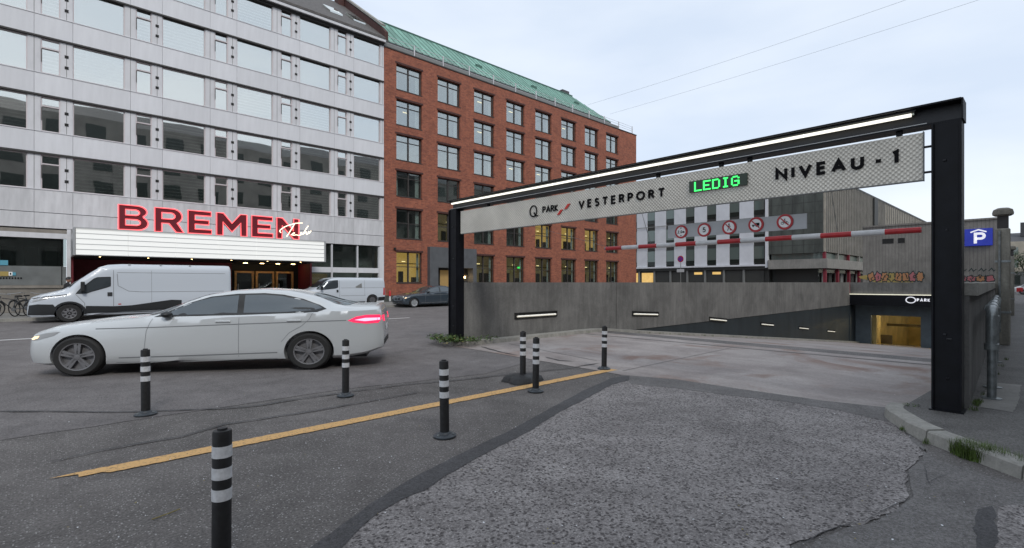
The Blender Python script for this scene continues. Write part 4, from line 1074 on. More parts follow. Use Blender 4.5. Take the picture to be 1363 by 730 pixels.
# ------------------------------------------------------------------ red brick building
rb = thing('brick_building', 'red brick office block with green copper roof and eight bays of windows', 'brick building', (XR, V, 0))
wb2 = rb
def Q(name, m, x0, x1, y0, y1, z0, z1, par=None, **k): return MB().box(x0 - XR, x1 - XR, y0, y1, z0, z1).build(name, m, par or rb, **k)
RX1 = 52.3; WT = 19.32
cols = [20.85 + 3.8 * k for k in range(8)]
rows = [(16.45, 18.4), (13.75, 15.7), (11.05, 13.0), (8.25, 10.2), (5.0, 7.28), (1.56, 3.95)]
# front wall with openings, built as courses between the windows
wall = MB()
hx = 1.15
def wbx(x0, x1, z0, z1): wall.box(x0 - XR, x1 - XR, 0, .4, z0, z1)
zz = WT
for (z0, z1) in rows:
    wbx(XR, RX1, z1, zz)
    edges = [XR] + [e for c in cols for e in (c - hx, c + hx)] + [RX1]
    for i in range(0, len(edges), 2):
        a, b = edges[i], edges[i + 1]
        if z0 < 2:
            if a < 22.5 < b: b = 22.5
            elif 22.5 <= a < 27.28: continue
        wbx(a, b, z0, z1)
    zz = z0
wbx(XR, 22.5, .6, zz); wbx(27.28, RX1, .6, zz)
wall.build('wall', 'red_brick', rb)
Q('plinth', 'dark_stone', XR, 22.5, -.04, .4, .0, .599); Q('plinth', 'dark_stone', 27.28, RX1, -.04, .4, .0, .599)
Q('end_wall', 'red_brick', RX1 - .4, RX1, .402, 13, 0, WT); Q('core', 'room_mid', XR + .05, RX1 - .42, 1.5, 12.9, 0, WT - .1)
for (a_, b_) in rows: Q('floor_slab', 'room_dark', XR + .06, RX1 - .42, .41, 1.49, b_ + .05, b_ + .3)
def red_window(w, h, glass, tr):
    f = MB(); t = .06
    f.box(-w / 2, -w / 2 + t, 0, .12, 0, h).box(w / 2 - t, w / 2, 0, .12, 0, h).box(-w / 2 + t, w / 2 - t, .0, .12, 0, t).box(-w / 2 + t, w / 2 - t, 0, .12, h - t, h)
    f.box(-.05, .05, -.01, .12, t, h - t)
    for a, b in ((-w / 2 + t, -.05), (.05, w / 2 - t)): f.box(a, b, .0, .12, tr - .025, tr + .025)
    o = f.build('window', 'window_frame_brown', rb)
    ks = []
    for a, b in ((-w / 2 + t, -.051), (.051, w / 2 - t)):
        ks.append(MB().box(a, b, .05, .065, t + .001, tr - .026).build('pane', glass, o)); ks.append(MB().box(a, b, .05, .065, tr + .026, h - t - .001).build('pane', glass, o))
    ks.append(MB().box(-w / 2 - .02, w / 2 + .02, -.21, -.001 + .0, -.06, -.005).build('sill', 'window_frame_brown', o))
    ks.append(MB().box(-w / 2 - .1, w / 2 + .1, -.21, -.16, h + .0, h + .14).build('lintel', 'soldier_course', o))
    wb_kids[o.name] = ks; return o
protos = {}
fr_ = random.Random(5)
def furnish(o, ri, ci, h):
    """curtains and lit rooms behind the panes"""
    w = 2 * hx; t = fr_.random()
    lit = (ri == 4 and ci in (4, 5, 6)) or (ri == 5 and ci == 0); glow = ri == 5 or (ri == 4 and ci in (1, 7))
    if ri <= 3:
        if not (ri == 3 and ci == 0): hang('curtain:full', lambda: MB().box(-w / 2 + .08, w / 2 - .08, .26, .27, .06, 1.9), 'room_mid', o) if t < .2 else None
        if t > .25: hang('curtain:r%d' % (ri == 3), lambda: MB().box(w / 2 - .42, w / 2 - .08, .20, .22, .06, 1.88), 'curtain', o)
        if t > .6: hang('curtain:l', lambda: MB().box(-w / 2 + .08, -w / 2 + .32, .20, .22, .06, 1.88), 'curtain', o)
        if t > .75: hang('ceiling_lamp:u', lambda: MB().box(-.1, .35, .6, .66, 1.3, 1.36), 'room_lamp', o)
    else:
        if ri == 4: hang('curtain:R', lambda: MB().box(w / 2 - .4, w / 2 - .08, .20, .22, .06, h - .08), 'curtain', o)
        else: hang('curtain:S', lambda: MB().box(w / 2 - .3, w / 2 - .08, .20, .22, .06, h - .08), 'curtain', o)
        if lit or glow:
            hang('room_wall:%d%d' % (lit, ri), lambda: MB().box(-w / 2 - .1, w / 2 + 1.2, .8, .85, -.3, h + .2), 'room_lit' if lit else 'room_glow', o)
            hang('shelf:%d' % (ci % 3), lambda: MB().box(-.5 + .3 * (ci % 3), -.15 + .3 * (ci % 3), .5, .7, 0, .9).box(.7, 1.3, .5, .75, 0, .45 + .2 * (ci % 3)).box(-w / 2, w / 2 + .8, .74, .78, 1.5, 1.56), 'furniture', o)
            hang('ceiling_lamp:%d' % (ci % 2), lambda: MB().box(-.3 + .5 * (ci % 2), .0 + .5 * (ci % 2), .45, .51, h - .62, h - .57), 'room_lamp', o)
def putwin(kind, w, h, glass, tr, x, z):
    key = (kind, glass)
    if key not in protos: o = protos[key] = red_window(w, h, glass, tr)
    else:
        src = protos[key]; o = src.copy(); COL.objects.link(o)
        for ch in wb_kids[src.name]: c = ch.copy(); COL.objects.link(c); c.parent = o
    o.location = (x - XR, .18, z); return o
for ri, (z0, z1) in enumerate(rows):
    for ci, c in enumerate(cols):
        if ri == 5 and ci == 1: continue
        gl = 'brick_house_glass' if (ri < 3 or (ri == 3 and ci > 0)) else 'street_glass'
        kind = 'a' if ri < 4 else ('b' if ri == 4 else 'c')
        o = putwin(kind, 2 * hx, z1 - z0, gl, (z1 - z0) * (.74 if ri < 4 else .52), c, z0)
        if ri == 5 and ci == 3: MB().box(.55, .85, .12, .15, 1.35, 1.50).build('exit_lamp', 'led_green', o)
        furnish(o, ri, ci, z1 - z0)
    # half-drawn blinds and curtains behind a few panes show as paler strips
Q('lamp', 'dark_hole', 19.45, 19.6, -.15, 0, 4.1, 4.25)
# portal
Q('portal', 'portal_grey', 22.5, 23.3, -.38, .5, .12, 4.45); Q('portal', 'portal_grey', 26.9, 27.28, -.38, .5, .12, 4.45); Q('portal', 'portal_grey', 23.3, 26.9, -.379, .5, 2.8, 4.449)
Q('portal_reveal', 'dark_ledge', 23.3, 26.9, .4, .6, .12, 2.8); 
dq = Q('door', 'brass_lit', 23.9, 25.0, .3, .39, .14, 2.6); Q('door_frame', 'dark_hole', 23.75, 23.9, .25, .4, .14, 2.7); Q('door_frame', 'dark_hole', 25.0, 25.12, .25, .4, .14, 2.7)
for x in (25.95, 26.4): Q('entrance_lamp', 'lamp_warm', x, x + .16, .25, .38, 1.95, 2.12)
# parapet, attic, railings and copper roof
Q('parapet_cap', 'dark_ledge', XR, RX1 + .04, -.05, .45, WT + .001, WT + .09)
at_z = 20.55
Q('attic_wall', 'red_brick', XR + .3, 49.0, 1.5, 1.9, WT + .0, at_z)
Q('attic_band', 'roof_dark', XR + .3, 49.05, 1.36, 1.499, at_z - .12, at_z + .02)
def rx(x): return x - XR
cr_ = MB(); z2 = 23.9; yb = 1.35; yt = 5.0
cr_.add([(rx(XR + .3), yb, at_z + .021), (rx(49.1), yb, at_z + .021), (rx(46.2), yt, z2), (rx(XR + .3), yt, z2), (rx(49.1), 12.5, at_z + .021), (rx(46.2), 9, z2), (rx(XR + .3), 12.5, at_z + .021), (rx(XR + .3), 9, z2)],
        [(0, 1, 2, 3), (1, 4, 5, 2), (3, 2, 5, 7), (0, 6, 4, 1), (4, 6, 7, 5), (0, 3, 7, 6)])
roof = cr_.build('roof', 'copper_green', rb)
sm_ = MB(); x = XR + .6
while x < 48.8:
    t = 1.0 if x < 46.2 else (49.1 - x) / 2.9
    p0, p1 = Vector((rx(x), yb, at_z + .03)), Vector((rx(x), yb + (yt - yb) * t, at_z + .03 + (z2 - at_z - .03) * t))
    sm_.tube([p0, p1], .035, 4); x += .62
tag(sm_.build('standing_seams', 'copper_dark', roof), kind='stuff')
Q('ridge', 'copper_dark', XR + .3, 46.3, 4.93, 5.1, z2 - .02, z2 + .1, par=roof)
for x in (30, 37.5, 44.5): Q('roof_hatch', 'copper_dark', x, x + .7, 3.0, 3.6, 22.0, 22.35, par=roof)
Q('roof_plant', 'roof_dark', 44.8, 46.0, 5.2, 6.6, 23.9, 24.45)
for k in range(13):
    x = XR + .15 + k * 2.78
    Q('railing_post', 'pier_metal', x, x + .08, .45, .53, WT, 20.5)
    if k < 12: Q('railing_panel', 'frame_grey', x + .12, x + 2.74, .47, .50, WT + .15, WT + .62 if k < 11 else WT + .2)
rl = MB()
for z in (19.95, 20.2, 20.45): rl.tube([(.2, .49, z), (rx(RX1 - .1), .49, z)], .018, 5)
rl.build('railing_wire', 'pier_metal', rb)
Q('downpipe', 'frame_grey', RX1 + .0, RX1 + .1, .1, .2, 14, 18.9)

# ------------------------------------------------------------------ white block across the far end
fb = thing('far_white_building', 'white office block with narrow dark window strips seen under the sign board', 'office building', (68.6, 35, 0))
def F(name, m, x0, x1, v0, v1, z0, z1, par=None): return MB().box(x0 - 68.6, x1 - 68.6, v0 - 35, v1 - 35, z0, z1).build(name, m, par or fb)
F('core', 'far_dark', 68.9, 82, 25.0, 50, 0, 16.6)
for k in range(8):
    va = 25.49 + 3.2 * k
    F('panel', 'far_white', 68.55, 69, va + 1.35, va + 3.2, 3.95, 16.6)
    for r_ in range(4):
        z = 4.1 + 3.2 * r_
        o = F('window', 'far_dark', 68.62, 68.95, va, va + 1.35, z, z + 2.3); 
        F('pane', 'far_glass', 68.60, 68.619, va + .05, va + 1.3, z + .62, z + 2.25, par=o); F('pane', 'far_glass_dark', 68.60, 68.619, va + .05, va + 1.3, z + .04, z + .58, par=o)
        F('spandrel', 'far_dark', 68.66, 68.95, va, va + 1.35, z + 2.31, z + 3.19)
for r_ in range(4): F('rail', 'frame_grey', 68.40, 68.45, 25.2, 50, 6.85 + 3.2 * r_, 6.93 + 3.2 * r_)
F('edge_fin', 'far_white', 68.3, 69, 25.0, 25.3, 3.5, 16.9); F('base_band', 'far_white', 68.3, 69, 25.301, 50, 3.72, 3.94); F('roof_edge', 'far_white', 68.3, 82, 25.301, 50, 16.61, 16.9)
F('underside', 'far_dark', 68.5, 69, 25, 50, 3.3, 3.7)
for k in range(9):
    va = 25.6 + 2.7 * k
    F('shop_window', 'far_dark', 68.72, 68.8, va, va + 2.4, 1.6 if k < 6 else .4, 3.2)
    if k in (2, 3, 6, 7): F('shop_lamp', 'room_lit', 68.69, 68.715, va + (.3 if k < 6 else .1), va + (2.1 if k > 5 else 1.5), 2.7 if k < 6 else 1.5, 3.05)
    F('shop_pier', 'frame_grey', 68.6, 68.85, va + 2.41, va + 2.69, 0, 3.3)
F('plinth', 'dark_stone', 68.55, 68.85, 25, 42, 0, 1.55)

gbld = thing('grey_building', 'big grey building with dark stone end, ribbed side and red columns under a concrete deck', 'office building', (68.6, 18.6, 0))
def K(name, m, x0, x1, v0, v1, z0, z1): return MB().box(x0 - 68.6, x1 - 68.6, v0 - 18.6, v1 - 18.6, z0, z1).build(name, m, gbld)
K('end_wall', 'dark_stone', 68.6, 69.4, 18.75, 24.95, 5.2, 14.5)
K('side_wall', 'rib_concrete', 68.62, 180, 18.6, 18.95, 5.3, 14.5)
K('roof_edge', 'far_dark', 68.5, 180, 18.5, 24.95, 14.51, 14.75); K('core', 'far_dark', 70, 180, 19.6, 25, 0, 14.5)
q = MB(); x = 69.0
while x < 150: q.box(x - 68.6, x - 68.6 + .16, -.14, -.001, 5.3, 14.5); x += .8 if x < 100 else 1.6
tag(q.build('wall_ribs', 'deck_concrete', gbld), kind='stuff')
for z in frange(6.2, 14, 1.3): K('stone_joint', 'far_dark', 68.585, 68.599, 18.75, 24.95, z, z + .04)
for v in frange(19.6, 24.6, 1.25): K('stone_joint', 'far_dark', 68.58, 68.598, v, v + .04, 5.2, 14.5)
K('deck', 'deck_concrete', 68.2, 120, 18.2, 24.9, 3.3, 4.45)
K('window_strip', 'far_glass', 69.1, 118, 18.85, 24.8, 4.451, 5.19)
for k in range(9): K('column', 'red_column', 68.7 + k * 5.2, 69.15 + k * 5.2, 18.5, 18.8, 0, 3.29); K('column', 'red_column' if k in (0, 2) else 'deck_concrete', 68.7 + k * 5.2, 69.1 + k * 5.2, 18.55, 18.84, 4.452, 5.29)
K('shop_front', 'street_glass', 69.3, 118, 19.4, 19.5, 0, 3.2)
for k in range(16): K('shutter', 'frame_grey' if k % 3 == 0 else 'far_dark', 70 + k * 2.6, 71.2 + k * 2.6, 19.2, 19.3, .6, 2.8)
x_ = OV(1160, 300, 18.6)[0]; K('downpipe', 'far_dark', x_, x_ + 2.2, 18.2, 18.42, 5, 14.4)

# ------------------------------------------------------------------ far right end of the street
cb = thing('cream_building', 'distant pale cream building with dark roof at the right edge', 'building', (150, 0, 0))
MB().box(0, 12, -30, 7.0, 0, 10.2).build('wall', 'cream_wall', cb); MB().prism([(0, 10.2), (12, 10.2), (6, 12.4)], -30, 7.0, 'y').build('roof', 'roof_dark', cb)
for k in range(12):
    for r_ in range(3):
        MB().box(-.04, -.005, 6 - k * 2.6, 6 - k * 2.6 - 1.2, 2 + r_ * 2.7, 3.6 + r_ * 2.7).build('window', 'street_glass', cb)
MB().box(3, 4.2, 3.6, 4.6, 11.4, 14.4).build('chimney', 'roof_dark', cb)
lg = thing('low_grey_building', 'low grey shed below the tree at the right edge', 'building', (120, 0, 0))
MB().box(0, 8, -25, 5.6, 0, 3.4).build('wall', 'frame_grey', lg)
for k in range(8): MB().box(-.05, -.004, 5 - k * 2.2, 3.6 - k * 2.2, 1.2, 2.8).build('window', 'far_white' if k % 2 else 'street_glass', lg)

# building on the camera's side of the street: it is what the lower windows mirror
ob = thing('opposite_building', 'dark stone office block on the near side of the street, behind the viewer', 'office building', (30, -18, 0))
MB().box(-75, 95, -14, 0, 0, 23.0).build('wall', 'opposite_facade', ob)
MB().prism([(-14, 23.001), (0, 23.001), (-5, 25.5), (-10, 25.5)], -75, 95, 'x').build('roof', 'roof_dark', ob)
q = MB()
for r_ in range(6):
    for k in range(40): q.box(-72 + k * 4.2, -70 + k * 4.2, .0005, .05, 3.6 + r_ * 3.3, 5.5 + r_ * 3.3)
tag(q.build('windows', 'far_glass_dark', ob), kind='stuff')

# overhead wires
for px0, py0, px1, py1, lab in ((782, 140, 1180, 0, 'thin overhead wire crossing the sky, the upper one'), (812, 152, 1275, 0, 'thin overhead wire crossing the sky, the lower one ending at the brick corner')):
    a = Vector(OV(px0, py0, 36)); a.z = max(a.z, 19.5); s = ray(px1, py1); kk_ = (22 - 1.6) / s[2]; b = Vector((s[0] * kk_, s[1] * kk_, 22))
    b2 = b + (b - a) * .8
    pts = [a.lerp(b2, t) - Vector((0, 0, .5 * 4 * t * (1 - t))) for t in np.linspace(0, 1, 24)]
    wo_ = MB().tube([p - a for p in pts], .009, 4).build('overhead_wire', 'galvanised'); wo_.location = a
    tag(wo_, lab, 'wire', 'overhead wires')

# ------------------------------------------------------------------ vehicles: lofted bodies, fittings laid onto the body surface
def smooth_interp(xs, ks, k=2.0, n=400):
    X, Y = zip(*ks); fx = np.linspace(X[0], X[-1], n); fy = np.interp(fx, X, Y)
    w = max(1, int(n * k / 100)); ker = np.hanning(2 * w + 3)[1:-1]; ker /= ker.sum()
    pad = np.concatenate([np.full(w, fy[0]) - (fy[1] - fy[0]) * np.arange(w, 0, -1) * 0, fy, np.full(w, fy[-1])])
    fy2 = np.convolve(pad, ker, 'valid')
    return np.interp(xs, fx, fy2[:n])
def resample(pts, n):
    P = [Vector(p) for p in pts]; C = catmull([Vector((p[0], p[1])) for p in P], 5)
    L = [0]
    for i in range(1, len(C)): L.append(L[-1] + (C[i] - C[i - 1]).length)
    out = []; j = 1
    for k in range(n):
        s = L[-1] * k / (n - 1)
        while j < len(L) - 1 and L[j] < s: j += 1
        t = (s - L[j - 1]) / max(1e-9, L[j] - L[j - 1]); out.append(C[j - 1].lerp(C[j], min(1, max(0, t))))
    return out
class Car:
    def __init__(s, root, Ln, sect, prof, paint, arches, ar, arx=1.0, n=120, m=30, depth=.32, k=1.6):
        s.root = root; s.L = Ln; xs = 0.5 * (1 - np.cos(np.linspace(0, math.pi, n))) * Ln * .35 + np.linspace(0, Ln, n) * .65
        pr = {key: smooth_interp(xs, v, k) for key, v in prof.items()}
        s.prof = {key: (xs, pr[key]) for key in pr}
        rings = []
        for i, x in enumerate(xs):
            half = resample(sect(*(pr[key][i] for key in ('top', 'sh', 'w', 'bot'))), m)
            ring = [(x, -p.x, p.y) for p in half] + [(x, p.x, p.y) for p in half[-2:0:-1]]; rings.append(ring)
        vs = [v for r in rings for v in r]; K_ = len(rings[0]); fs = []
        for i in range(n - 1):
            for j in range(K_): fs.append((i * K_ + j, i * K_ + (j + 1) % K_, (i + 1) * K_ + (j + 1) % K_, (i + 1) * K_ + j))
        fs += [tuple(range(K_ - 1, -1, -1)), tuple((n - 1) * K_ + j for j in range(K_))]
        me = bpy.data.meshes.new('b'); me.from_pydata(vs, [], fs); bm = bmesh.new(); bm.from_mesh(me); bmesh.ops.recalc_face_normals(bm, faces=bm.faces); bm.to_mesh(me)
        s.bvh = BVHTree.FromBMesh(bm); bm.free()
        cut = MB(); W_ = float(max(pr['w']))
        for (ax, az) in arches:
            for sg in (-1, 1):
                prof_ = [(0, -depth if sg < 0 else 0), (ar, -depth if sg < 0 else 0), (ar, 0 if sg < 0 else depth), (0, 0 if sg < 0 else depth)]
                c0 = -W_ - .1 + depth + .02 if sg < 0 else W_ + .1 - depth - .02
                c = MB(); N_ = 36; ring = [(ax + ar * arx * math.cos(2 * math.pi * q / N_), az + ar * math.sin(2 * math.pi * q / N_)) for q in range(N_)]
                y0, y1 = (-W_ - .2, -W_ + depth) if sg < 0 else (W_ - depth, W_ + .2)
                cut.prism(ring, y0, y1, 'y')
        s.body = bpy.data.objects.new('body', me); COL.objects.link(s.body); me.materials.append(M[paint])
        co = cut.build('cutter', 'black_plastic')
        md = s.body.modifiers.new('arch', 'BOOLEAN'); md.object = co; md.operation = 'DIFFERENCE'; md.solver = 'EXACT'
        dg = bpy.context.evaluated_depsgraph_get(); me2 = bpy.data.meshes.new_from_object(s.body.evaluated_get(dg)); s.body.modifiers.clear(); s.body.data = me2
        me2.name = 'body'
        bpy.data.objects.remove(co)
        me2.polygons.foreach_set('use_smooth', [True] * len(me2.polygons)); me2.set_sharp_from_angle(angle=R(38))
        s.body.parent = root
    def hit(s, p, ax, sg):
        a, b = p
        if ax == 'y': o, d = Vector((a, sg * 5, b)), Vector((0, -sg, 0))
        elif ax == 'x': o, d = Vector((-5 if sg < 0 else s.L + 5, a, b)), Vector((-sg, 0, 0))
        else: o, d = Vector((a, b, 9)), Vector((0, 0, -1))
        h = s.bvh.ray_cast(o, d)
        if h[0] is None:
            q = Vector((a, 0, b)) if ax == 'y' else (Vector((0 if sg < 0 else s.L, a, b)) if ax == 'x' else Vector((a, b, 1)))
            h = s.bvh.find_nearest(q); return h[0], h[1]
        return h[0], h[1]
    def patch(s, name, poly, m, ax='y', sg=-1, off=.004, step=.07, parent=None, th=.0):
        bm = bmesh.new(); vs = [bm.verts.new((p[0], p[1], 0)) for p in poly]; bm.faces.new(vs)
        x0, x1 = min(p[0] for p in poly), max(p[0] for p in poly); y0, y1 = min(p[1] for p in poly), max(p[1] for p in poly)
        for lo, hi, no in ((x0, x1, (1, 0, 0)), (y0, y1, (0, 1, 0))):
            n = max(1, int((hi - lo) / step))
            for i in range(1, n):
                c = lo + (hi - lo) * i / n
                bmesh.ops.bisect_plane(bm, geom=bm.verts[:] + bm.edges[:] + bm.faces[:], plane_co=(c, 0, 0) if no[0] else (0, c, 0), plane_no=no)
        nrm = {}
        for v in bm.verts:
            h, nn = s.hit((v.co.x, v.co.y), ax, sg); v.co = h + nn * off
        bmesh.ops.triangulate(bm, faces=bm.faces[:])
        bm.normal_update()
        ref = Vector((0, sg, 0)) if ax == 'y' else (Vector((sg, 0, 0)) if ax == 'x' else Vector((0, 0, 1)))
        if sum((f.normal.dot(ref)) * f.calc_area() for f in bm.faces) < 0: bmesh.ops.reverse_faces(bm, faces=bm.faces[:])
        me = bpy.data.meshes.new(name); bm.to_mesh(me); bm.free(); me.materials.append(M[m])
        me.polygons.foreach_set('use_smooth', [True] * len(me.polygons))
        o = bpy.data.objects.new(name, me); COL.objects.link(o); o.parent = parent or s.root; return o
    def line(s, name, pts, w, m, ax='y', sg=-1, off=.003, parent=None, closed=False):
        P_ = [Vector(p) for p in pts]; Q_ = []
        if closed: P_.append(P_[0])
        for i in range(len(P_) - 1):
            k = max(1, int((P_[i + 1] - P_[i]).length / .06))
            for j in range(k): Q_.append(P_[i].lerp(P_[i + 1], j / k))
        Q_.append(P_[-1]); vs = []; fs = []
        for i, q in enumerate(Q_):
            d = (Q_[min(i + 1, len(Q_) - 1)] - Q_[max(0, i - 1)]).normalized(); nn = Vector((-d.y, d.x)) * w / 2
            for e in (q + nn, q - nn): h, hn = s.hit((e.x, e.y), ax, sg); vs.append(h + hn * off)
            if i: fs.append((2 * i - 2, 2 * i - 1, 2 * i + 1, 2 * i))
        o = MB().add(vs, fs).build(name, m, parent or s.root, smooth=True); return o
def wheel(root, x, y, z, r, w, side, rim='alloy', spokes=5, sx=1.0, rimr=.70, dbl=True):
    """tyre with tread shoulders; a rim with spokes is its sub-part"""
    e = MB(); s = side
    pr = [(r * rimr, -w / 2), (r * .90, -w / 2 - .004), (r * .975, -w * .42), (r, -w * .3), (r, w * .3), (r * .975, w * .42), (r * .90, w / 2 + .004), (r * rimr, w / 2), (r * rimr * .98, w * .4), (r * rimr * .98, -w * .4), (r * rimr, -w / 2)]
    t = MB().lathe(pr, 36, (0, 0, 0), 'y', cap=False).build('wheel', 'tyre', root, autos=40)
    t.location = (x, y, z); t.scale = (sx, 1, 1)
    q = MB(); R_ = r * rimr; yo = s * w * .5
    ring = [(R_, yo * 1.02), (R_ * .93, yo * .98), (R_ * .91, yo * .3), (.0, yo * .2)]
    q.lathe([(R_, yo * 1.02), (R_ * .93, yo * .98), (R_ * .91, yo * .35), (.0, yo * .3)], 30, (0, 0, 0), 'y', cap=False)
    for k in range(spokes):
        a0 = 2 * math.pi * k / spokes + .3
        for da in ((-.13, .13) if dbl else (0,)):
            a = a0 + da; c, sn = math.cos(a), math.sin(a); wd = R_ * (.085 if dbl else .15)
            P0 = []
            for rr, ww in ((R_ * .12, wd * 1.2), (R_ * .94, wd)):
                for yy in (yo * .95, yo * .72):
                    for sg2 in (-1, 1): P0.append((rr * c - sn * ww * sg2, yy, rr * sn + c * ww * sg2))
            q.add(P0, [(0, 1, 5, 4), (2, 6, 7, 3), (0, 4, 6, 2), (1, 3, 7, 5), (0, 2, 3, 1), (4, 5, 7, 6)])
    q.lathe([(0, yo * 1.0), (R_ * .17, yo * .97), (R_ * .2, yo * .7)], 16, (0, 0, 0), 'y')
    q.build('rim', rim, t, autos=35)
    return t

def car_sect(top, sh, w, bot):
    h = max(top - sh, .012); c = min(1, max(0, (h - .08) / .22)); c = c * c * (3 - 2 * c)
    L = lambda a, b: a + (b - a) * c
    return [(0, bot), (.6 * w, bot), (.92 * w, bot + .01), (.985 * w, bot + .09), (w, bot + .32 * (sh - bot)), (.995 * w, bot + .62 * (sh - bot)), (.975 * w, sh - .08 * (sh - bot)), (.945 * w, sh),
            (L(.87, .885) * w, sh + L(.35, .08) * h), (L(.72, .825) * w, sh + L(.62, .5) * h), (L(.52, .735) * w, sh + L(.84, .87) * h), (L(.3, .52) * w, sh + L(.95, .975) * h), (0, sh + h)]
def sedan(root, sx, paint, detail=True, tail=True, wsx=1.0, glass='car_glass', k=.8, rimm='alloy', wr=.335):
    def S(l): return [(x * sx, z) for x, z in l]
    prof = dict(
        top=S([(0, .60), (.02, .70), (.10, .79), (.35, .89), (.8, .965), (1.25, 1.005), (1.42, 1.065), (1.7, 1.19), (2.05, 1.37), (2.4, 1.455), (2.8, 1.485), (3.15, 1.455), (3.5, 1.355), (3.8, 1.24), (4.03, 1.185), (4.2, 1.18), (4.39, 1.175), (4.43, 1.10), (4.45, .85)]),
        sh=S([(0, .55), (.02, .63), (.10, .71), (.35, .81), (.8, .885), (1.25, .94), (1.7, .965), (2.5, 1.0), (3.4, 1.05), (4.0, 1.095), (4.39, 1.10), (4.43, 1.03), (4.45, .78)]),
        w=S([(0, .64), (.03, .72), (.1, .79), (.25, .85), (.5, .885), (1.0, .905), (3.5, .905), (3.9, .89), (4.2, .865), (4.36, .82), (4.42, .77), (4.45, .70)]),
        bot=S([(0, .30), (.05, .22), (.25, .18), (.5, .175), (3.9, .19), (4.2, .25), (4.45, .36)]))
    ax = [(.65 * sx, wr), (3.46 * sx, wr)]
    c = Car(root, 4.45 * sx, car_sect, prof, paint, ax, wr + .04, wsx, k=k)
    def s(l): return [(x * sx, z) for x, z in l]
    for sg in (-1, 1):
        tr = s([(1.50, .985), (1.68, 1.10), (1.92, 1.235), (2.16, 1.335), (2.5, 1.385), (2.85, 1.395), (3.1, 1.365), (3.36, 1.285), (3.58, 1.175), (3.68, 1.10), (3.55, 1.045), (3.3, 1.035), (2.6, 1.008)])
        c.patch('window_trim', tr, 'black_plastic', 'y', sg, .003)
        c.patch('side_window', s([(1.62, 1.01), (1.75, 1.115), (1.97, 1.24), (2.2, 1.32), (2.52, 1.355), (2.52, 1.03)]), glass, 'y', sg, .008)
        c.patch('side_window', s([(2.60, 1.034), (2.60, 1.36), (2.85, 1.365), (3.08, 1.338), (3.16, 1.312), (3.35, 1.265), (3.55, 1.175), (3.62, 1.115), (3.5, 1.075), (3.16, 1.052)]), glass, 'y', sg, .008)
        d1 = s([(1.50, .96), (1.44, .75), (1.42, .42), (1.46, .27)]); d1b = s([(2.56, .985), (2.56, .27)]); c.line('door_seam', d1b, .008, 'seam_dark', 'y', sg)
        d2 = s([(3.10, .52), (3.20, .68), (3.36, .80), (3.46, .92), (3.50, 1.03)])
        c.line('door_seam', d1, .008, 'seam_dark', 'y', sg); c.line('door_seam', d2, .008, 'seam_dark', 'y', sg)
        c.line('crease', s([(.85, .80), (1.6, .815), (2.6, .85), (3.4, .875), (3.95, .89)]), .016, 'seam_dark', 'y', sg, .002)
        c.line('sill_line', s([(1.12, .30), (2.0, .31), (3.05, .33)]), .02, 'seam_dark', 'y', sg, .002)
        c.patch('sill', s([(1.08, .185), (3.05, .19), (3.05, .225), (1.08, .22)]), 'black_plastic', 'y', sg, .004)
        for x in (2.38, 3.28):
            y = c.hit((x * sx, .90), 'y', sg)[0].y
            MB().box(x * sx - .12 * sx / 1.1, x * sx + .1, y - .012 * (1 if sg < 0 else -1) - .012, y + .012, .885, .915).build('door_handle', paint, c.root, bevel=.008)
        c.patch('headlight', s([(.05, .63), (.12, .69), (.28, .735), (.44, .76), (.36, .69), (.20, .63), (.08, .60)]), 'head_lamp', 'y', sg, .006)
        if detail: c.patch('lamp_bulb', s([(.07, .635), (.12, .675), (.19, .69), (.17, .65), (.1, .62)]), 'head_bulb', 'y', sg, .010)
        if detail:
            tl = c.patch('taillight', s([(3.97, .885), (4.08, .955), (4.22, .985), (4.40, .985), (4.42, .90), (4.38, .835), (4.22, .825), (4.05, .85)]), 'tail_red', 'y', sg, .006)
            c.patch('lamp_core', s([(4.06, .895), (4.2, .93), (4.40, .93), (4.40, .89), (4.2, .87)]), 'tail_core', 'y', sg, .009, parent=tl)
        yy = c.hit((1.72 * sx, 1.0), 'y', sg)[0].y
        mr = MB().lathe([(0, 0), (.05, .01), (.085, .06), (.09, .12), (.06, .17), (0, .185)], 12, (0, 0, 0), 'y', sx=.9).build('mirror', 'black_plastic', c.root, autos=60)
        mr.location = (1.68 * sx, yy - (.18 if sg < 0 else .0), 1.03); mr.scale = (1.1, 1, .62)
        for (xx, zz) in ax: wheel(root, xx, sg * (.905 - .115 + .012), zz, wr, .215, sg, rim=rimm, sx=wsx)
    ws = [(1.38, -.62), (1.45, -.72), (2.0, -.60), (2.08, -.5), (2.14, 0), (2.08, .5), (2.0, .60), (1.45, .72), (1.38, .62), (1.30, 0)]
    c.patch('windscreen', [(x * sx, y) for x, y in ws], glass, 'z', 1, .006, step=.12)
    rw_ = [(3.42, 0), (3.46, -.48), (3.52, -.56), (3.92, -.66), (3.98, -.6), (4.02, 0), (3.98, .6), (3.92, .66), (3.52, .56), (3.46, .48)]
    c.patch('rear_window', [(x * sx, y) for x, y in rw_], glass, 'z', 1, .006, step=.12)
    for sg in (-1, 1):
        c.patch('grille', [(sg * .06, .50), (sg * .30, .50), (sg * .30, .62), (sg * .06, .62)], 'black_plastic', 'x', -1, .005)
        c.patch('taillight', [(sg * .42, .84), (sg * .70, .86), (sg * .74, .97), (sg * .42, .97)], 'tail_red', 'x', 1, .006)
    c.patch('number_plate', [(-.26, .66), (.26, .66), (.26, .77), (-.26, .77)], 'sign_white', 'x', 1, .008)
    c.patch('diffuser', [(-.6, .40), (.6, .40), (.55, .50), (-.55, .50)], 'black_plastic', 'x', 1, .006)
    c.patch('intake', [(-.5, .36), (.5, .36), (.55, .44), (-.55, .44)], 'black_plastic', 'x', -1, .006)
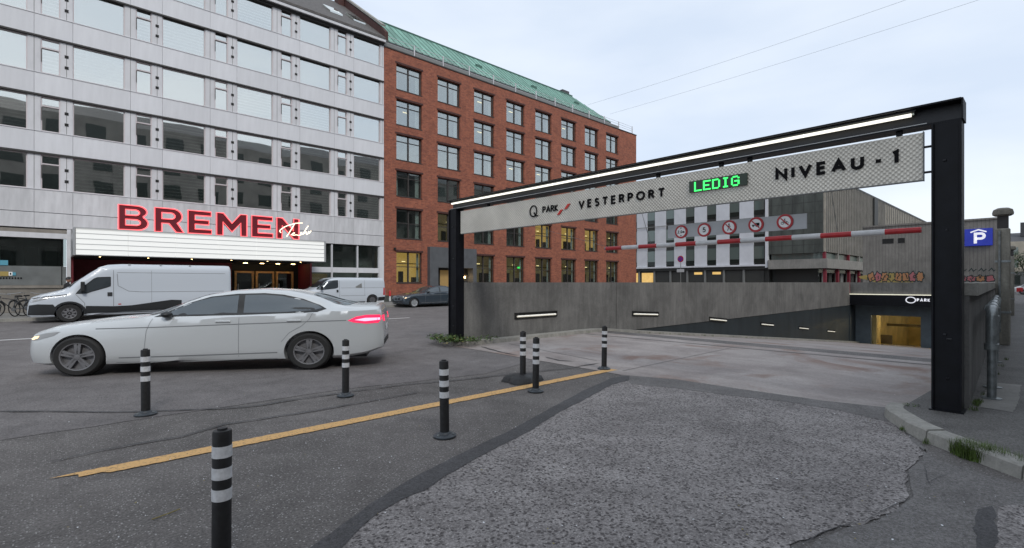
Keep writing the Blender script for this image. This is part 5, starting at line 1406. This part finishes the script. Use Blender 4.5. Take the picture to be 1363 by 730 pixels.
    ub = MB().box(.3 * sx, 4.2 * sx, -.55, .55, .17, .3).build('underbody', 'black_plastic', c.root)
    return c

car = thing('silver_car', 'silver white saloon car driving left behind the bollards with red tail lamp lit', 'car', (0, 0, 0))
fw, rw__ = G(105, 501.5), G(412, 492.5)
fw, rw__ = Vector(fw[:2]), Vector(rw__[:2]); d_ = (rw__ - fw); SX = d_.length / 2.81; d_.normalize(); nrm_ = Vector((-d_.y, d_.x))   # nrm_: away from camera
base = fw - d_ * .65 * SX + nrm_ * .86
car.location = (base.x, base.y, .006); car.rotation_euler = (0, 0, math.atan2(d_.y, d_.x))
sedan(car, SX, 'car_white', wsx=1.15)

dk = thing('dark_car', 'dark blue-grey saloon car parked nose out beside the left gantry post', 'car', (16.35, 27.4 + .86, .004), 0)
sedan(dk, 1.05, 'car_dark', rimm='alloy_bright', glass='car_glass', wr=.32)
dk.scale = (1, 1, .94)

def van_sect(top, sh, w, bot):
    h = max(top - sh, .012); c = min(1, max(0, (h - .15) / .5)); c = c * c * (3 - 2 * c); L = lambda a, b: a + (b - a) * c
    return [(0, bot), (.7 * w, bot), (.95 * w, bot + .01), (.99 * w, bot + .08), (w, bot + .35 * (sh - bot)), (w, bot + .7 * (sh - bot)), (.985 * w, sh - .03), (L(.955, .975) * w, sh + L(.02, .05 * h)),
            (L(.86, .955) * w, sh + L(.5, .5) * h), (L(.72, .93) * w, sh + L(.78, .80) * h), (L(.6, .86) * w, sh + L(.9, .955) * h), (L(.4, .68) * w, sh + L(.96, .995) * h), (0, sh + h)]
def van(root, Ln, top, sh, w, bot, paint, arches, r, win, wsx=1.0):
    c = Car(root, Ln, van_sect, dict(top=top, sh=sh, w=w, bot=bot), paint, arches, r + .05, wsx, n=140, k=.5)
    W_ = max(q[1] for q in w)
    for sg in (-1, 1):
        c.patch('side_window', win, 'car_glass', 'y', sg, .006)
        c.line('window_trim', win, .03, 'black_plastic', 'y', sg, .008, closed=True)
        for x, z in arches: wheel(root, x, sg * (W_ - .13), z, r, .22, sg, rim='alloy', spokes=8, dbl=False, rimr=.58, sx=wsx)
    return c
v1 = thing('white_van', 'large white panel van with black lower trim parked in front of the theatre', 'van', (-.52, 26.6 + 1.02, .006))
c = van(v1, 7.0,
        [(0, .60), (.03, .86), (.12, 1.0), (.4, 1.12), (.85, 1.24), (1.1, 1.33), (1.3, 1.50), (1.85, 1.98), (2.2, 2.24), (2.45, 2.33), (2.9, 2.37), (6.8, 2.38), (6.95, 2.37), (6.99, 2.33), (7.0, 2.25)],
        [(0, .55), (.03, .75), (.12, .88), (.4, .98), (.9, 1.06), (1.4, 1.10), (2.6, 1.12), (6.9, 1.12), (7.0, 1.1)],
        [(0, .62), (.03, .72), (.12, .84), (.35, .93), (.8, .99), (1.3, 1.02), (6.9, 1.02), (6.97, 1.0), (7, .96)],
        [(0, .30), (.1, .24), (.5, .24), (6.8, .27), (7, .34)], 'van_white', [(1.22, .36), (5.5, .36)], .36,
        [(1.42, 1.14), (1.55, 1.32), (1.98, 1.74), (2.08, 1.79), (2.50, 1.81), (2.50, 1.44), (2.36, 1.38), (1.9, 1.22), (1.75, 1.15)], 1.1)
for sg in (-1, 1):
    c.patch('lower_trim', [(.02, .32), (.75, .32), (.80, .62), (.74, .72), (.3, .74), (.06, .70)], 'black_plastic', 'y', sg, .008)
    c.patch('lower_trim', [(1.68, .34), (5.0, .34), (5.0, .80), (4.6, .82), (3.2, .62), (2.6, .60), (1.72, .64)], 'black_plastic', 'y', sg, .008)
    c.patch('lower_trim', [(6.0, .34), (6.95, .36), (6.95, .62), (6.0, .62)], 'black_plastic', 'y', sg, .008)
    c.line('door_seam', [(2.60, 2.1), (2.60, .40)], .018, 'seam_dark', 'y', sg); c.line('door_seam', [(1.40, 1.12), (1.68, .75), (1.70, .40)], .016, 'seam_dark', 'y', sg)
    c.line('swage_line', [(2.72, 1.95), (2.75, 1.45), (3.1, 1.22), (3.6, 1.18), (6.7, 1.18)], .02, 'seam_dark', 'y', sg, .002)
    c.line('swage_line', [(2.72, 2.0), (6.75, 2.0)], .016, 'seam_dark', 'y', sg, .002)
    c.line('bonnet_gap', [(.10, .93), (.35, 1.0), (.75, 1.05), (1.15, 1.10)], .035, 'black_plastic', 'y', sg, .006)
    c.line('seam', [(3.9, 2.1), (3.9, 1.2), (3.9, .72)], .010, 'seam_dark', 'y', sg); c.patch('marker_lamp', [(2.75, .66), (2.85, .66), (2.85, .70), (2.75, .70)], 'sign_red', 'y', sg, .01)
    c.patch('door_handle', [(2.40, 1.02), (2.56, 1.02), (2.56, 1.18), (2.40, 1.18)], 'black_plastic', 'y', sg, .02)
    c.patch('headlight', [(.10, .80), (.30, .86), (.62, .96), (.66, 1.02), (.36, .96), (.12, .88)], 'head_lamp', 'y', sg, .008)
    mm = MB().box(1.55, 1.68, sg * 1.02, sg * 1.24, 1.22, 1.62).build('mirror', 'black_plastic', v1, bevel=.03)
    # wheel-arch lip
    c.line('arch_trim', [(1.22 + .44 * 1.1 * math.cos(a), .36 + .44 * math.sin(a)) for a in np.linspace(-.1, math.pi + .1, 18)], .07, 'black_plastic', 'y', sg, .012)
c.patch('grille', [(-.5, .62), (.5, .62), (.5, .80), (-.5, .80)], 'black_plastic', 'x', -1, .006); c.patch('bumper', [(-.62, .32), (.62, .32), (.62, .60), (-.62, .60)], 'black_plastic', 'x', -1, .008)
c.patch('windscreen', [(1.22, -.80), (2.1, -.74), (2.16, 0), (2.1, .74), (1.22, .80), (1.16, 0)], 'car_glass', 'z', 1, .006, step=.15)
for x in (3.1, 4.2, 5.3): MB().box(x, x + .08, -.9, -.86, 2.33, 2.37).build('roof_fitting', 'alloy_bright', v1)
MB().box(.6, 6.6, -.7, .7, .22, .4).build('underbody', 'black_plastic', v1)

v2 = thing('small_van', 'small white van with grey triangle emblem parked by the end of the theatre', 'van', (11.4, 30.6 + .92, .124))
c = van(v2, 5.4,
        [(0, .52), (.03, .78), (.12, .92), (.5, 1.04), (.8, 1.13), (1.0, 1.27), (1.5, 1.60), (1.8, 1.73), (2.2, 1.79), (5.1, 1.78), (5.28, 1.75), (5.36, 1.68), (5.4, 1.4)],
        [(0, .48), (.03, .66), (.12, .78), (.5, .90), (.9, .97), (2.0, 1.0), (5.3, 1.0), (5.4, .98)],
        [(0, .58), (.03, .66), (.12, .76), (.35, .84), (.8, .90), (1.3, .92), (5.25, .92), (5.35, .90), (5.4, .86)],
        [(0, .30), (.1, .22), (.5, .2), (5.2, .22), (5.4, .3)], 'van_white', [(.98, .32), (4.45, .32)], .32,
        [(.80, 1.04), (1.0, 1.2), (1.35, 1.45), (1.62, 1.56), (2.10, 1.60), (2.10, 1.16), (1.95, 1.10), (1.2, 1.02)], 1.1)
for sg in (-1, 1):
    c.line('door_seam', [(2.2, 1.6), (2.2, .3)], .016, 'seam_dark', 'y', sg); c.line('door_seam', [(3.9, 1.62), (3.9, .6)], .014, 'seam_dark', 'y', sg); c.line('swage_line', [(2.3, 1.12), (5.2, 1.12)], .016, 'seam_dark', 'y', sg, .002); c.line('swage_line', [(2.3, .62), (3.95, .62)], .02, 'seam_dark', 'y', sg, .002)
    c.patch('door_handle', [(2.0, .84), (2.12, .84), (2.12, 1.0), (2.0, 1.0)], 'black_plastic', 'y', sg, .02)
    c.patch('emblem', [(3.25, 1.18), (3.7, 1.42), (3.72, 1.1), (3.35, 1.12)], 'frame_grey', 'y', sg, .006)
    c.patch('taillight', [(5.22, .62), (5.36, .62), (5.36, 1.12), (5.26, 1.12)], 'sign_red', 'y', sg, .008)
    c.patch('rear_bumper', [(4.85, .26), (5.38, .28), (5.38, .52), (4.85, .48)], 'black_plastic', 'y', sg, .008)
    MB().box(.98, 1.1, sg * .92, sg * 1.1, 1.0, 1.24).build('mirror', 'black_plastic', v2, bevel=.03)
c.patch('windscreen', [(.9, -.7), (1.62, -.66), (1.68, 0), (1.62, .66), (.9, .7), (.84, 0)], 'car_glass', 'z', 1, .006, step=.15)
c.patch('rear_door_trim', [(-.7, .9), (.7, .9), (.66, 1.55), (-.66, 1.55)], 'car_glass', 'x', 1, .008)

pt = G(1352, 392); rvv = thing('red_white_van', 'red and white van crossing far off at the right edge of the street', 'van', (pt[0], pt[1] + .3, 0), R(-90))
c = van(rvv, 5.4,
        [(0, .52), (.03, .78), (.12, .92), (.5, 1.04), (.8, 1.13), (1.5, 1.60), (2.2, 1.79), (5.1, 1.78), (5.36, 1.68), (5.4, 1.4)],
        [(0, .48), (.12, .78), (.9, .97), (2.0, 1.0), (5.3, 1.0), (5.4, .98)], [(0, .58), (.12, .76), (.8, .90), (1.3, .92), (5.25, .92), (5.4, .86)],
        [(0, .30), (.5, .2), (5.2, .22), (5.4, .3)], 'paint_white', [(.98, .32), (4.45, .32)], .32,
        [(.80, 1.04), (1.35, 1.45), (1.62, 1.56), (4.9, 1.60), (4.9, 1.10)], 1.0)
for sg in (-1, 1):
    for a in (.3, 1.5, 2.7, 3.9): c.patch('stripe', [(a + .1, .35), (a + .7, .35), (a + .7, .9), (a + .1, .9)], 'paint_red', 'y', sg, .006)

# ------------------------------------------------------------------ bollards
def bollard(x, y, label, rz=0, group='striped flexible bollards'):
    t = thing('bollard', label, 'bollard', (x, y, .010), rz, group); t.rotation_euler = (R(rnd.uniform(-.8, .8)), R(rnd.uniform(-.8, .8)), rz)
    MB().lathe([(.048, .02), (.048, .765), (.045, .778), (.026, .780), (.025, .791), (0, .793)], 24).build('post', 'rubber_black', t, autos=40)
    for z in (.665, .548, .432): MB().lathe([(.0485, z - .03), (.0500, z - .03), (.0500, z + .032), (.0485, z + .032)], 24).build('reflective_band', 'band_white', t, autos=40)
    b = MB().lathe([(.118, 0), (.118, .012), (.105, .022), (.066, .028), (.057, .045), (.049, .05)], 28).build('base', 'base_rubber', t, autos=35)
    q = MB()
    for a in (0.4, 2.5, 4.6): q.lathe([(.013, 0), (.013, .034), (0, .036)], 8, (.088 * math.cos(a), .088 * math.sin(a), 0))
    q.build('bolt', 'galvanised', b)
    return t
bollard(.706, 3.10, 'black bollard with three white bands in the foreground, largest and nearest')
b0 = None
for px, py, lab in ((592, 585, 'bollard standing just in front of the middle of the yellow line'), (460, 531, 'bollard in front of the rear bumper of the silver car'), (194, 556, 'bollard in front of the front door of the silver car'),
                    (713, 525, 'bollard with base plate right beside the black rubber lump'), (804, 495, 'farthest bollard at the right end of the yellow line')):
    x, y, _ = G(px, py - 3); bollard(x, y, lab, rnd.uniform(0, 6))
x, y, _ = G(696, 508); t = bollard(x, y, 'bollard standing in the black rubber lump'); t.location.z = .02; t.rotation_euler = (R(-1), R(1.2), 0)
for ch in [c for c in bpy.data.objects if c.parent is t and c.name.startswith('base')]: pass
lump = MB(); n = 22; ring0, ring1, ring2 = [], [], []
c0 = Vector((0, 0, 0))
for i in range(n):
    a = 2 * math.pi * i / n; rr = 1 + .22 * math.sin(3 * a + 1) + rnd.uniform(-.07, .07)
    for ring, s_, h in ((ring0, 1, 0), (ring1, .88, .075), (ring2, .5, .115)): ring.append((.31 * rr * s_ * math.cos(a), .22 * rr * s_ * math.sin(a), h + rnd.uniform(-.008, .008) * (h > 0)))
vs = ring0 + ring1 + ring2 + [(0, 0, .12)]
fs = [(i, (i + 1) % n, (i + 1) % n + n, i + n) for i in range(n)] + [(i + n, (i + 1) % n + n, (i + 1) % n + 2 * n, i + 2 * n) for i in range(n)] + [(i + 2 * n, (i + 1) % n + 2 * n, 3 * n) for i in range(n)]
lo = lump.add(vs, fs).build('rubber_base', 'rubber_black', None, autos=50); lo.location = (x - .03, y - .02, .006); lo.rotation_euler = (0, 0, R(-20))
tag(lo, 'lumpy black rubber foot lying on the yellow line under a bollard', 'bollard foot')

# small red and white post by the brick corner
x, y, _ = G(519, 402, .12); t = thing('marker_post', 'short red topped white post between the small van and the brick wall', 'post', (x, y, .12))
MB().lathe([(.07, 0), (.07, .42)], 14).build('shaft', 'paint_white', t, autos=40); MB().lathe([(.075, .42), (.075, .78), (.04, .84), (0, .85)], 14).build('head', 'paint_red', t, autos=40)
MB().lathe([(.15, 0), (.15, .03), (.07, .05)], 14).build('foot', 'base_rubber', t, autos=40)

# far no-parking sign
x, y, z = OU(906, 376, 60); t = thing('street_sign', 'round red and blue no parking sign on a pole before the far white building', 'road sign', (x, y, 0))
MB().lathe([(.04, 0), (.04, 5.0)], 8).build('pole', 'frame_grey', t); s = MB().lathe([(.42, 0), (.42, .03)], 20, (-.06, 0, 4.6), 'x').build('sign_disc', 'sign_red', t); MB().lathe([(.30, -.01), (.30, .0)], 18, (-.065, 0, 4.6), 'x').build('sign_face', 'sign_blue', s)
q = MB(); 
for sgx in (1, -1): ribbon(q, [(-.22, -.22 * sgx), (.22, .22 * sgx)], .07, lambda a, b, d: (-.078 - d, -a, b + 4.6), 0, .01)
q.build('cross', 'sign_red', s)
MB().box(-.06, -.03, -.5, .5, 2.9, 3.3).build('sub_plate', 'plate_grey', t)

# ------------------------------------------------------------------ bicycles
def bicycle(loc, rz, lean, label, seed):
    r_ = random.Random(seed); t = thing('bicycle', label, 'bicycle', loc, rz, 'bicycles parked by the shopfront'); t.rotation_euler = (R(lean), 0, rz)
    for x in (0, 1.05):
        q = MB(); q.tube([(.33 * math.cos(a), 0, .33 * math.sin(a)) for a in np.linspace(0, 2 * math.pi, 25)[:-1]], .022, 6, closed=True); w = q.build('wheel', 'tyre', t); w.location = (x, 0, .35)
        q = MB(); 
        for k in range(10): a = 2 * math.pi * k / 10; q.tube([(0, 0, 0), (.31 * math.cos(a), 0, .31 * math.sin(a))], .0035, 3)
        q.tube([(0, -.04, 0), (0, .04, 0)], .02, 6); q.build('spokes', 'bike_chrome', w)
    q = MB()
    for a, b in (((1.05, 0, .35), (.62, 0, .32)), ((.62, 0, .32), (.78, 0, .85)), ((.78, 0, .78), (1.05, 0, .35)), ((.62, 0, .32), (.16, 0, .72)), ((.76, 0, .72), (.18, 0, .82)), ((.14, 0, .9), (0, 0, .35))): q.tube([a, b], .017, 6)
    q.build('frame', 'bike_metal', t)
    MB().tube([(.30, -.28, .98), (.12, -.25, 1.02), (.13, 0, 1.0), (.12, .25, 1.02), (.30, .28, .98)], .013, 6).build('handlebar', 'bike_chrome', t)
    MB().prism([(.66, -.02), (.9, -.08), (.94, 0), (.9, .08), (.66, .02)], .86, .92, 'z').build('saddle', 'rubber_black', t, bevel=.01)
    q = MB(); q.lathe([(.0, -.05), (.09, -.05), (.09, -.04), (0, -.04)], 12, (.62, 0, .32), 'y').tube([(.62, -.06, .32), (.70, -.06, .18)], .012, 5).tube([(.62, .06, .32), (.54, .06, .46)], .012, 5); q.build('crank', 'bike_chrome', t)
    for x, a0 in ((0, 20), (1.05, 10)):
        q = MB(); pts = [(x + .37 * math.cos(R(a)), 0, .35 + .37 * math.sin(R(a))) for a in range(a0, a0 + 150, 15)]; q.tube(pts, .018, 5); q.build('mudguard', 'bike_metal', t)
    return t
for i, (u, v, rz_, ln, lab) in enumerate(((-2.75, 30.2, 15, 6, 'bicycle at the very left edge of the photo'), (-2.0, 30.6, 70, -8, 'bicycle turned end on among those at the left edge'), (-1.55, 30.0, 38, 7, 'middle bicycle of the row left of the white van'),
                                     (-.95, 30.4, 60, -6, 'bicycle leaning in front of the pale shop panel'), (-.45, 29.8, 40, 5, 'bicycle closest to the nose of the white van'))):
    bicycle((u, v, .12), R(rz_), ln, lab, i)

# ------------------------------------------------------------------ passer-by behind the van bonnet
def person(loc, rz):
    t = thing('person', 'person with short dark hair in black jacket walking behind the white van bonnet', 'person', loc, rz)
    J = {'pel': (0, 0, .92), 'spine': (.01, 0, 1.15), 'chest': (.02, 0, 1.32), 'neck': (.03, 0, 1.43), 'nb': (.05, 0, 1.49),
         'shl': (.02, .17, 1.36), 'ell': (-.02, .22, 1.10), 'wrl': (.08, .20, .88), 'hal': (.12, .19, .82), 'shr': (.02, -.17, 1.36), 'elr': (.03, -.22, 1.10), 'wrr': (.18, -.18, .96), 'har': (.24, -.17, .93),
         'hpl': (0, .09, .88), 'knl': (.12, .09, .50), 'anl': (.05, .09, .10), 'tol': (.2, .10, .03), 'hpr': (0, -.09, .88), 'knr': (.02, -.09, .48), 'anr': (-.25, -.09, .12), 'tor': (-.1, -.10, .04)}
    E = [('pel', 'spine'), ('spine', 'chest'), ('chest', 'neck'), ('neck', 'nb'), ('chest', 'shl'), ('shl', 'ell'), ('ell', 'wrl'), ('chest', 'shr'), ('shr', 'elr'), ('elr', 'wrr'), ('pel', 'hpl'), ('hpl', 'knl'), ('knl', 'anl'), ('anl', 'tol'), ('pel', 'hpr'), ('hpr', 'knr'), ('knr', 'anr'), ('anr', 'tor')]
    Rr = {'pel': .13, 'spine': .125, 'chest': .14, 'neck': .06, 'nb': .052, 'shl': .065, 'shr': .065, 'ell': .045, 'elr': .045, 'wrl': .032, 'wrr': .032, 'hpl': .085, 'hpr': .085, 'knl': .06, 'knr': .06, 'anl': .042, 'anr': .042, 'tol': .035, 'tor': .035}
    ks = [k for k in J if k in Rr]; ix = {k: i for i, k in enumerate(ks)}
    me = bpy.data.meshes.new('body'); me.from_pydata([J[k] for k in ks], [(ix[a], ix[b]) for a, b in E], []); me.materials.append(M['cloth_black'])
    o = bpy.data.objects.new('body', me); COL.objects.link(o); o.parent = t
    sk = o.modifiers.new('skin', 'SKIN'); sk.use_smooth_shade = True
    bm = bmesh.new(); bm.from_mesh(me); ly = bm.verts.layers.skin.verify(); bm.verts.ensure_lookup_table()
    for k in ks: bm.verts[ix[k]][ly].radius = (Rr[k] * (.8 if k in ('chest', 'spine') else 1), Rr[k]); bm.verts[ix[k]][ly].use_root = (k == 'pel')
    bm.to_mesh(me); bm.free()
    sb_ = o.modifiers.new('sub', 'SUBSURF'); sb_.levels = sb_.render_levels = 1
    # head with brow, nose and chin
    bm = bmesh.new(); bmesh.ops.create_uvsphere(bm, u_segments=20, v_segments=14, radius=1)
    for v in bm.verts:
        x, y, z = v.co; x *= .098; y *= .076; z *= .118
        if z < -.03: x *= 1 - (-z - .03) * 1.8 * (x < 0); y *= 1 + (z + .03) * 3.2
        if x > .085 and abs(y) < .02 and -.04 < z < .02: x += .024 * (1 - abs(y) / .02)
        if x > .06 and .0 < z < .03 and abs(abs(y) - .03) < .016: x -= .010
        if x > .07 and -.07 < z < -.045 and abs(y) < .025: x += .006
        v.co = (x, y, z)
    me = bpy.data.meshes.new('head'); bm.to_mesh(me); bm.free(); me.materials.append(M['skin']); me.polygons.foreach_set('use_smooth', [True] * len(me.polygons))
    h = bpy.data.objects.new('head', me); COL.objects.link(h); h.parent = t; h.location = (.07, 0, 1.59)
    bm = bmesh.new(); bmesh.ops.create_uvsphere(bm, u_segments=20, v_segments=12, radius=1)
    bmesh.ops.delete(bm, geom=[v for v in bm.verts if v.co.z < -.25 or (v.co.x > .45 and v.co.z < .42)], context='VERTS')
    for v in bm.verts: k = 1 + .05 * math.sin(17 * v.co.x + 9 * v.co.y); v.co = (v.co.x * .112 * k - .008, v.co.y * .088 * k, v.co.z * .13 * k + .006)
    me = bpy.data.meshes.new('hair'); bm.to_mesh(me); bm.free(); me.materials.append(M['hair_black']); me.polygons.foreach_set('use_smooth', [True] * len(me.polygons))
    hr = bpy.data.objects.new('hair', me); COL.objects.link(hr); hr.parent = h
    for sg in (-1, 1): MB().lathe([(0, -.006), (.022, -.004), (.024, .004), (0, .008)], 10, (0, sg * .078, 0), 'y').build('ear', 'skin', h, smooth=True)
    for wr, ha, sg in (('wrl', 'hal', 1), ('wrr', 'har', -1)):
        a, b = Vector(J[wr]), Vector(J[ha]); q = MB(); q.tube([a - (b - a) * .2, a.lerp(b, .5), b], .026, 8, r2=.034)
        d = (b - a).normalized()
        for k in range(4): o1 = b + Vector((0, (k - 1.5) * .017, 0)); q.tube([o1, o1 + d * .035, o1 + d * (.05 + .01 * (k in (1, 2))) + Vector((0, -sg * .012, -.01))], .0085, 6)
        q.tube([a.lerp(b, .5), a.lerp(b, .5) + d * .03 + Vector((.02, -sg * .03, 0)), a.lerp(b, .5) + d * .06 + Vector((.025, -sg * .04, 0))], .010, 6); q.build('hand', 'skin', t, smooth=True)
x, y = ray(89, 376)[:2]; k = 29.7 / y
person((x * k, 29.7, .12), R(20))

# ------------------------------------------------------------------ weeds, grass, litter, distant tree
def leaves(pts, m, name, parent=None, kind=None, label=None, cat=None, sz=(.02, .05), n=1, hz=(.02, .12)):
    q = MB()
    for (x, y, z, r_, cnt) in pts:
        for _ in range(cnt):
            a = rnd.uniform(0, 6.28); d = r_ * math.sqrt(rnd.random()); h = z + rnd.uniform(*hz) * (1 - .5 * d / r_); s_ = rnd.uniform(*sz)
            c = Vector((x + d * math.cos(a), y + d * math.sin(a), h)); up = Vector((rnd.uniform(-.7, .7), rnd.uniform(-.7, .7), 1)).normalized(); e1 = up.cross(Vector((math.cos(a * 3), math.sin(a * 3), .1))).normalized(); e2 = up.cross(e1)
            q.add([c - e1 * s_, c - e2 * s_ * .55 + up * s_ * .15, c + e1 * s_, c + e2 * s_ * .55 + up * s_ * .15], [(0, 1, 2, 3)])
    o = q.build(name, m, parent)
    if kind: o['kind'] = kind
    return o
wd = thing('weed_clump', 'leafy green weeds growing round the foot of the left gantry post', 'weeds', (7.6, 10.4, .12))
lv = leaves([(-.12, .25, 0, .32, 220), (-.2, -.25, 0, .3, 220), (.15, -.55, 0, .28, 150), (-.05, .7, 0, .22, 80), (.7, -.55, 0, .3, 60)], 'leaf_green', 'foliage', wd, sz=(.022, .05), hz=(.01, .17))
leaves([(-.15, -.3, 0, .45, 40), (.1, .3, 0, .4, 20)], 'leaf_yellow', 'dry_leaves', wd, sz=(.02, .045), hz=(.0, .2))
q = MB()
for _ in range(60): a = rnd.uniform(0, 6.28); r_ = rnd.uniform(0, .35); x, y = -.1 + r_ * math.cos(a), -.1 + r_ * 1.4 * math.sin(a); q.tube([(x, y, 0), (x + rnd.uniform(-.06, .06), y + rnd.uniform(-.06, .06), rnd.uniform(.06, .2))], .0035, 3)
tag(q.build('stems', 'leaf_green', wd), kind='stuff')
def grass(name, spots, h, m='grass_green'):
    q = MB()
    for (x, y, z, r_, cnt) in spots:
        for _ in range(cnt):
            a = rnd.uniform(0, 6.28); d = r_ * rnd.random() ** .7; bx, by = x + d * math.cos(a), y + d * math.sin(a); hh_ = h * rnd.uniform(.4, 1.1); ln = rnd.uniform(0, .8) * hh_; b = rnd.uniform(0, 6.28); w = rnd.uniform(.0015, .003)
            tip = Vector((bx + ln * math.cos(b), by + ln * math.sin(b), z + hh_)); mid = Vector((bx + ln * .35 * math.cos(b), by + ln * .35 * math.sin(b), z + hh_ * .65)); px, py = -math.sin(b) * w, math.cos(b) * w
            q.add([(bx - px, by - py, z), (bx + px, by + py, z), (mid.x + px * .8, mid.y + py * .8, mid.z), (mid.x - px * .8, mid.y - py * .8, mid.z), tuple(tip)], [(0, 1, 2, 3), (3, 2, 4)])
    o = q.build(name, m); o['kind'] = 'stuff'; return o
kp = []
for px, py, r_, cnt in ((1282, 604, .09, 420), (1297, 609, .12, 900), (1312, 613, .11, 800), (1328, 618, .08, 380), (1345, 623, .05, 120), (1361, 628, .06, 160), (1372, 632, .1, 200)):
    x, y, _ = G(px, py + 2); kp.append((x, y, .0, r_, cnt))
grass('grass_tuft', kp, .16)
kp2 = []
for px, py, r_, cnt in ((1196, 548, .05, 90), (1187, 552, .04, 60), (1210, 541, .06, 90), (1204, 572, .05, 60), (1184, 545, .03, 50), (1246, 583, .03, 40), (1268, 600, .03, 40), (1233, 590, .03, 30)):
    x, y, _ = G(px, py, .02); kp2.append((x, y, .01, r_, cnt))
grass('grass_tuft', kp2, .06)
leaves([(G(1196, 546)[0], G(1196, 546)[1], 0.02, .07, 50), (G(1204, 575)[0], G(1204, 575)[1], 0.01, .05, 40), (G(1213, 540, .12)[0], G(1213, 540, .12)[1], .12, .09, 50)], 'leaf_green', 'moss', None, 'stuff', sz=(.006, .014), hz=(0, .03))
kp3 = [(u, 9.9 + rnd.uniform(-.03, .03), rz(u) + .02, .06, 22) for u in frange(9, 26, .7) if rnd.random() < .55] + [(7.75 + rnd.uniform(0, .8), .62 - .0, .12, .05, 30) for _ in range(6)] + [(9 + k * 1.1, .6, .12, .05, 20) for k in range(5)]
grass('grass_tuft', kp3, .06)
# fallen leaves and bits scattered on the road
q = MB(); q2 = MB()
for _ in range(260):
    px, py = rnd.uniform(60, 1350), rnd.uniform(470, 728)
    x, y, _z = G(px, py); s_ = rnd.uniform(.004, .011); a = rnd.uniform(0, 6.28)
    if 7.5 < x and y < 1.3: continue
    tgt = q if rnd.random() < .35 else q2
    tgt.add([(x + s_ * math.cos(a + k * 1.57) * (1 if k % 2 else .6), y + s_ * math.sin(a + k * 1.57) * (1 if k % 2 else .6), .017 + rnd.uniform(0, .006)) for k in range(4)], [(0, 1, 2, 3)])
tag(q.build('dry_leaves', 'leaf_yellow'), kind='stuff'); tag(q2.build('litter', 'band_white'), kind='stuff')
x, y, _ = G(202, 694); st_ = MB().tube([(x, y, .012), (x + .09, y + .02, .014), (x + .17, y + .055, .013)], .004, 5).build('straw', 'leaf_yellow'); tag(st_, 'pale yellow straw lying on the asphalt left of the nearest bollard', 'straw')

tr = thing('street_tree', 'small green tree at the right edge of the street far away', 'tree', (112, 2.6, 0))
MB().tube([(0, 0, 0), (.1, 0, 2), (0, .1, 4.2)], .25, 8, r2=.1).tube([(0, 0, 2.6), (1, .9, 4.6)], .1, 6, r2=.04).tube([(0, 0, 2.8), (-.8, -1, 5)], .1, 6, r2=.04).build('trunk', 'bark', tr)
q = MB()
cl_ = [(rnd.gauss(0, 1.3), rnd.gauss(0, 1.5), 5.2 + rnd.gauss(0, 1.0)) for _ in range(46)]
for c in cl_:
    for _ in range(55):
        p = Vector(c) + Vector((rnd.gauss(0, .35), rnd.gauss(0, .35), rnd.gauss(0, .3))); a = Vector((rnd.uniform(-1, 1), rnd.uniform(-1, 1), rnd.uniform(-1, 1))).normalized(); b = a.cross(Vector((0, 0, 1))); b = b.normalized() if b.length > .1 else Vector((1, 0, 0)); s_ = rnd.uniform(.08, .18)
        q.add([p - a * s_, p - b * s_ * .5, p + a * s_, p + b * s_ * .5], [(0, 1, 2, 3)])
q.build('crown', 'tree_green', tr)
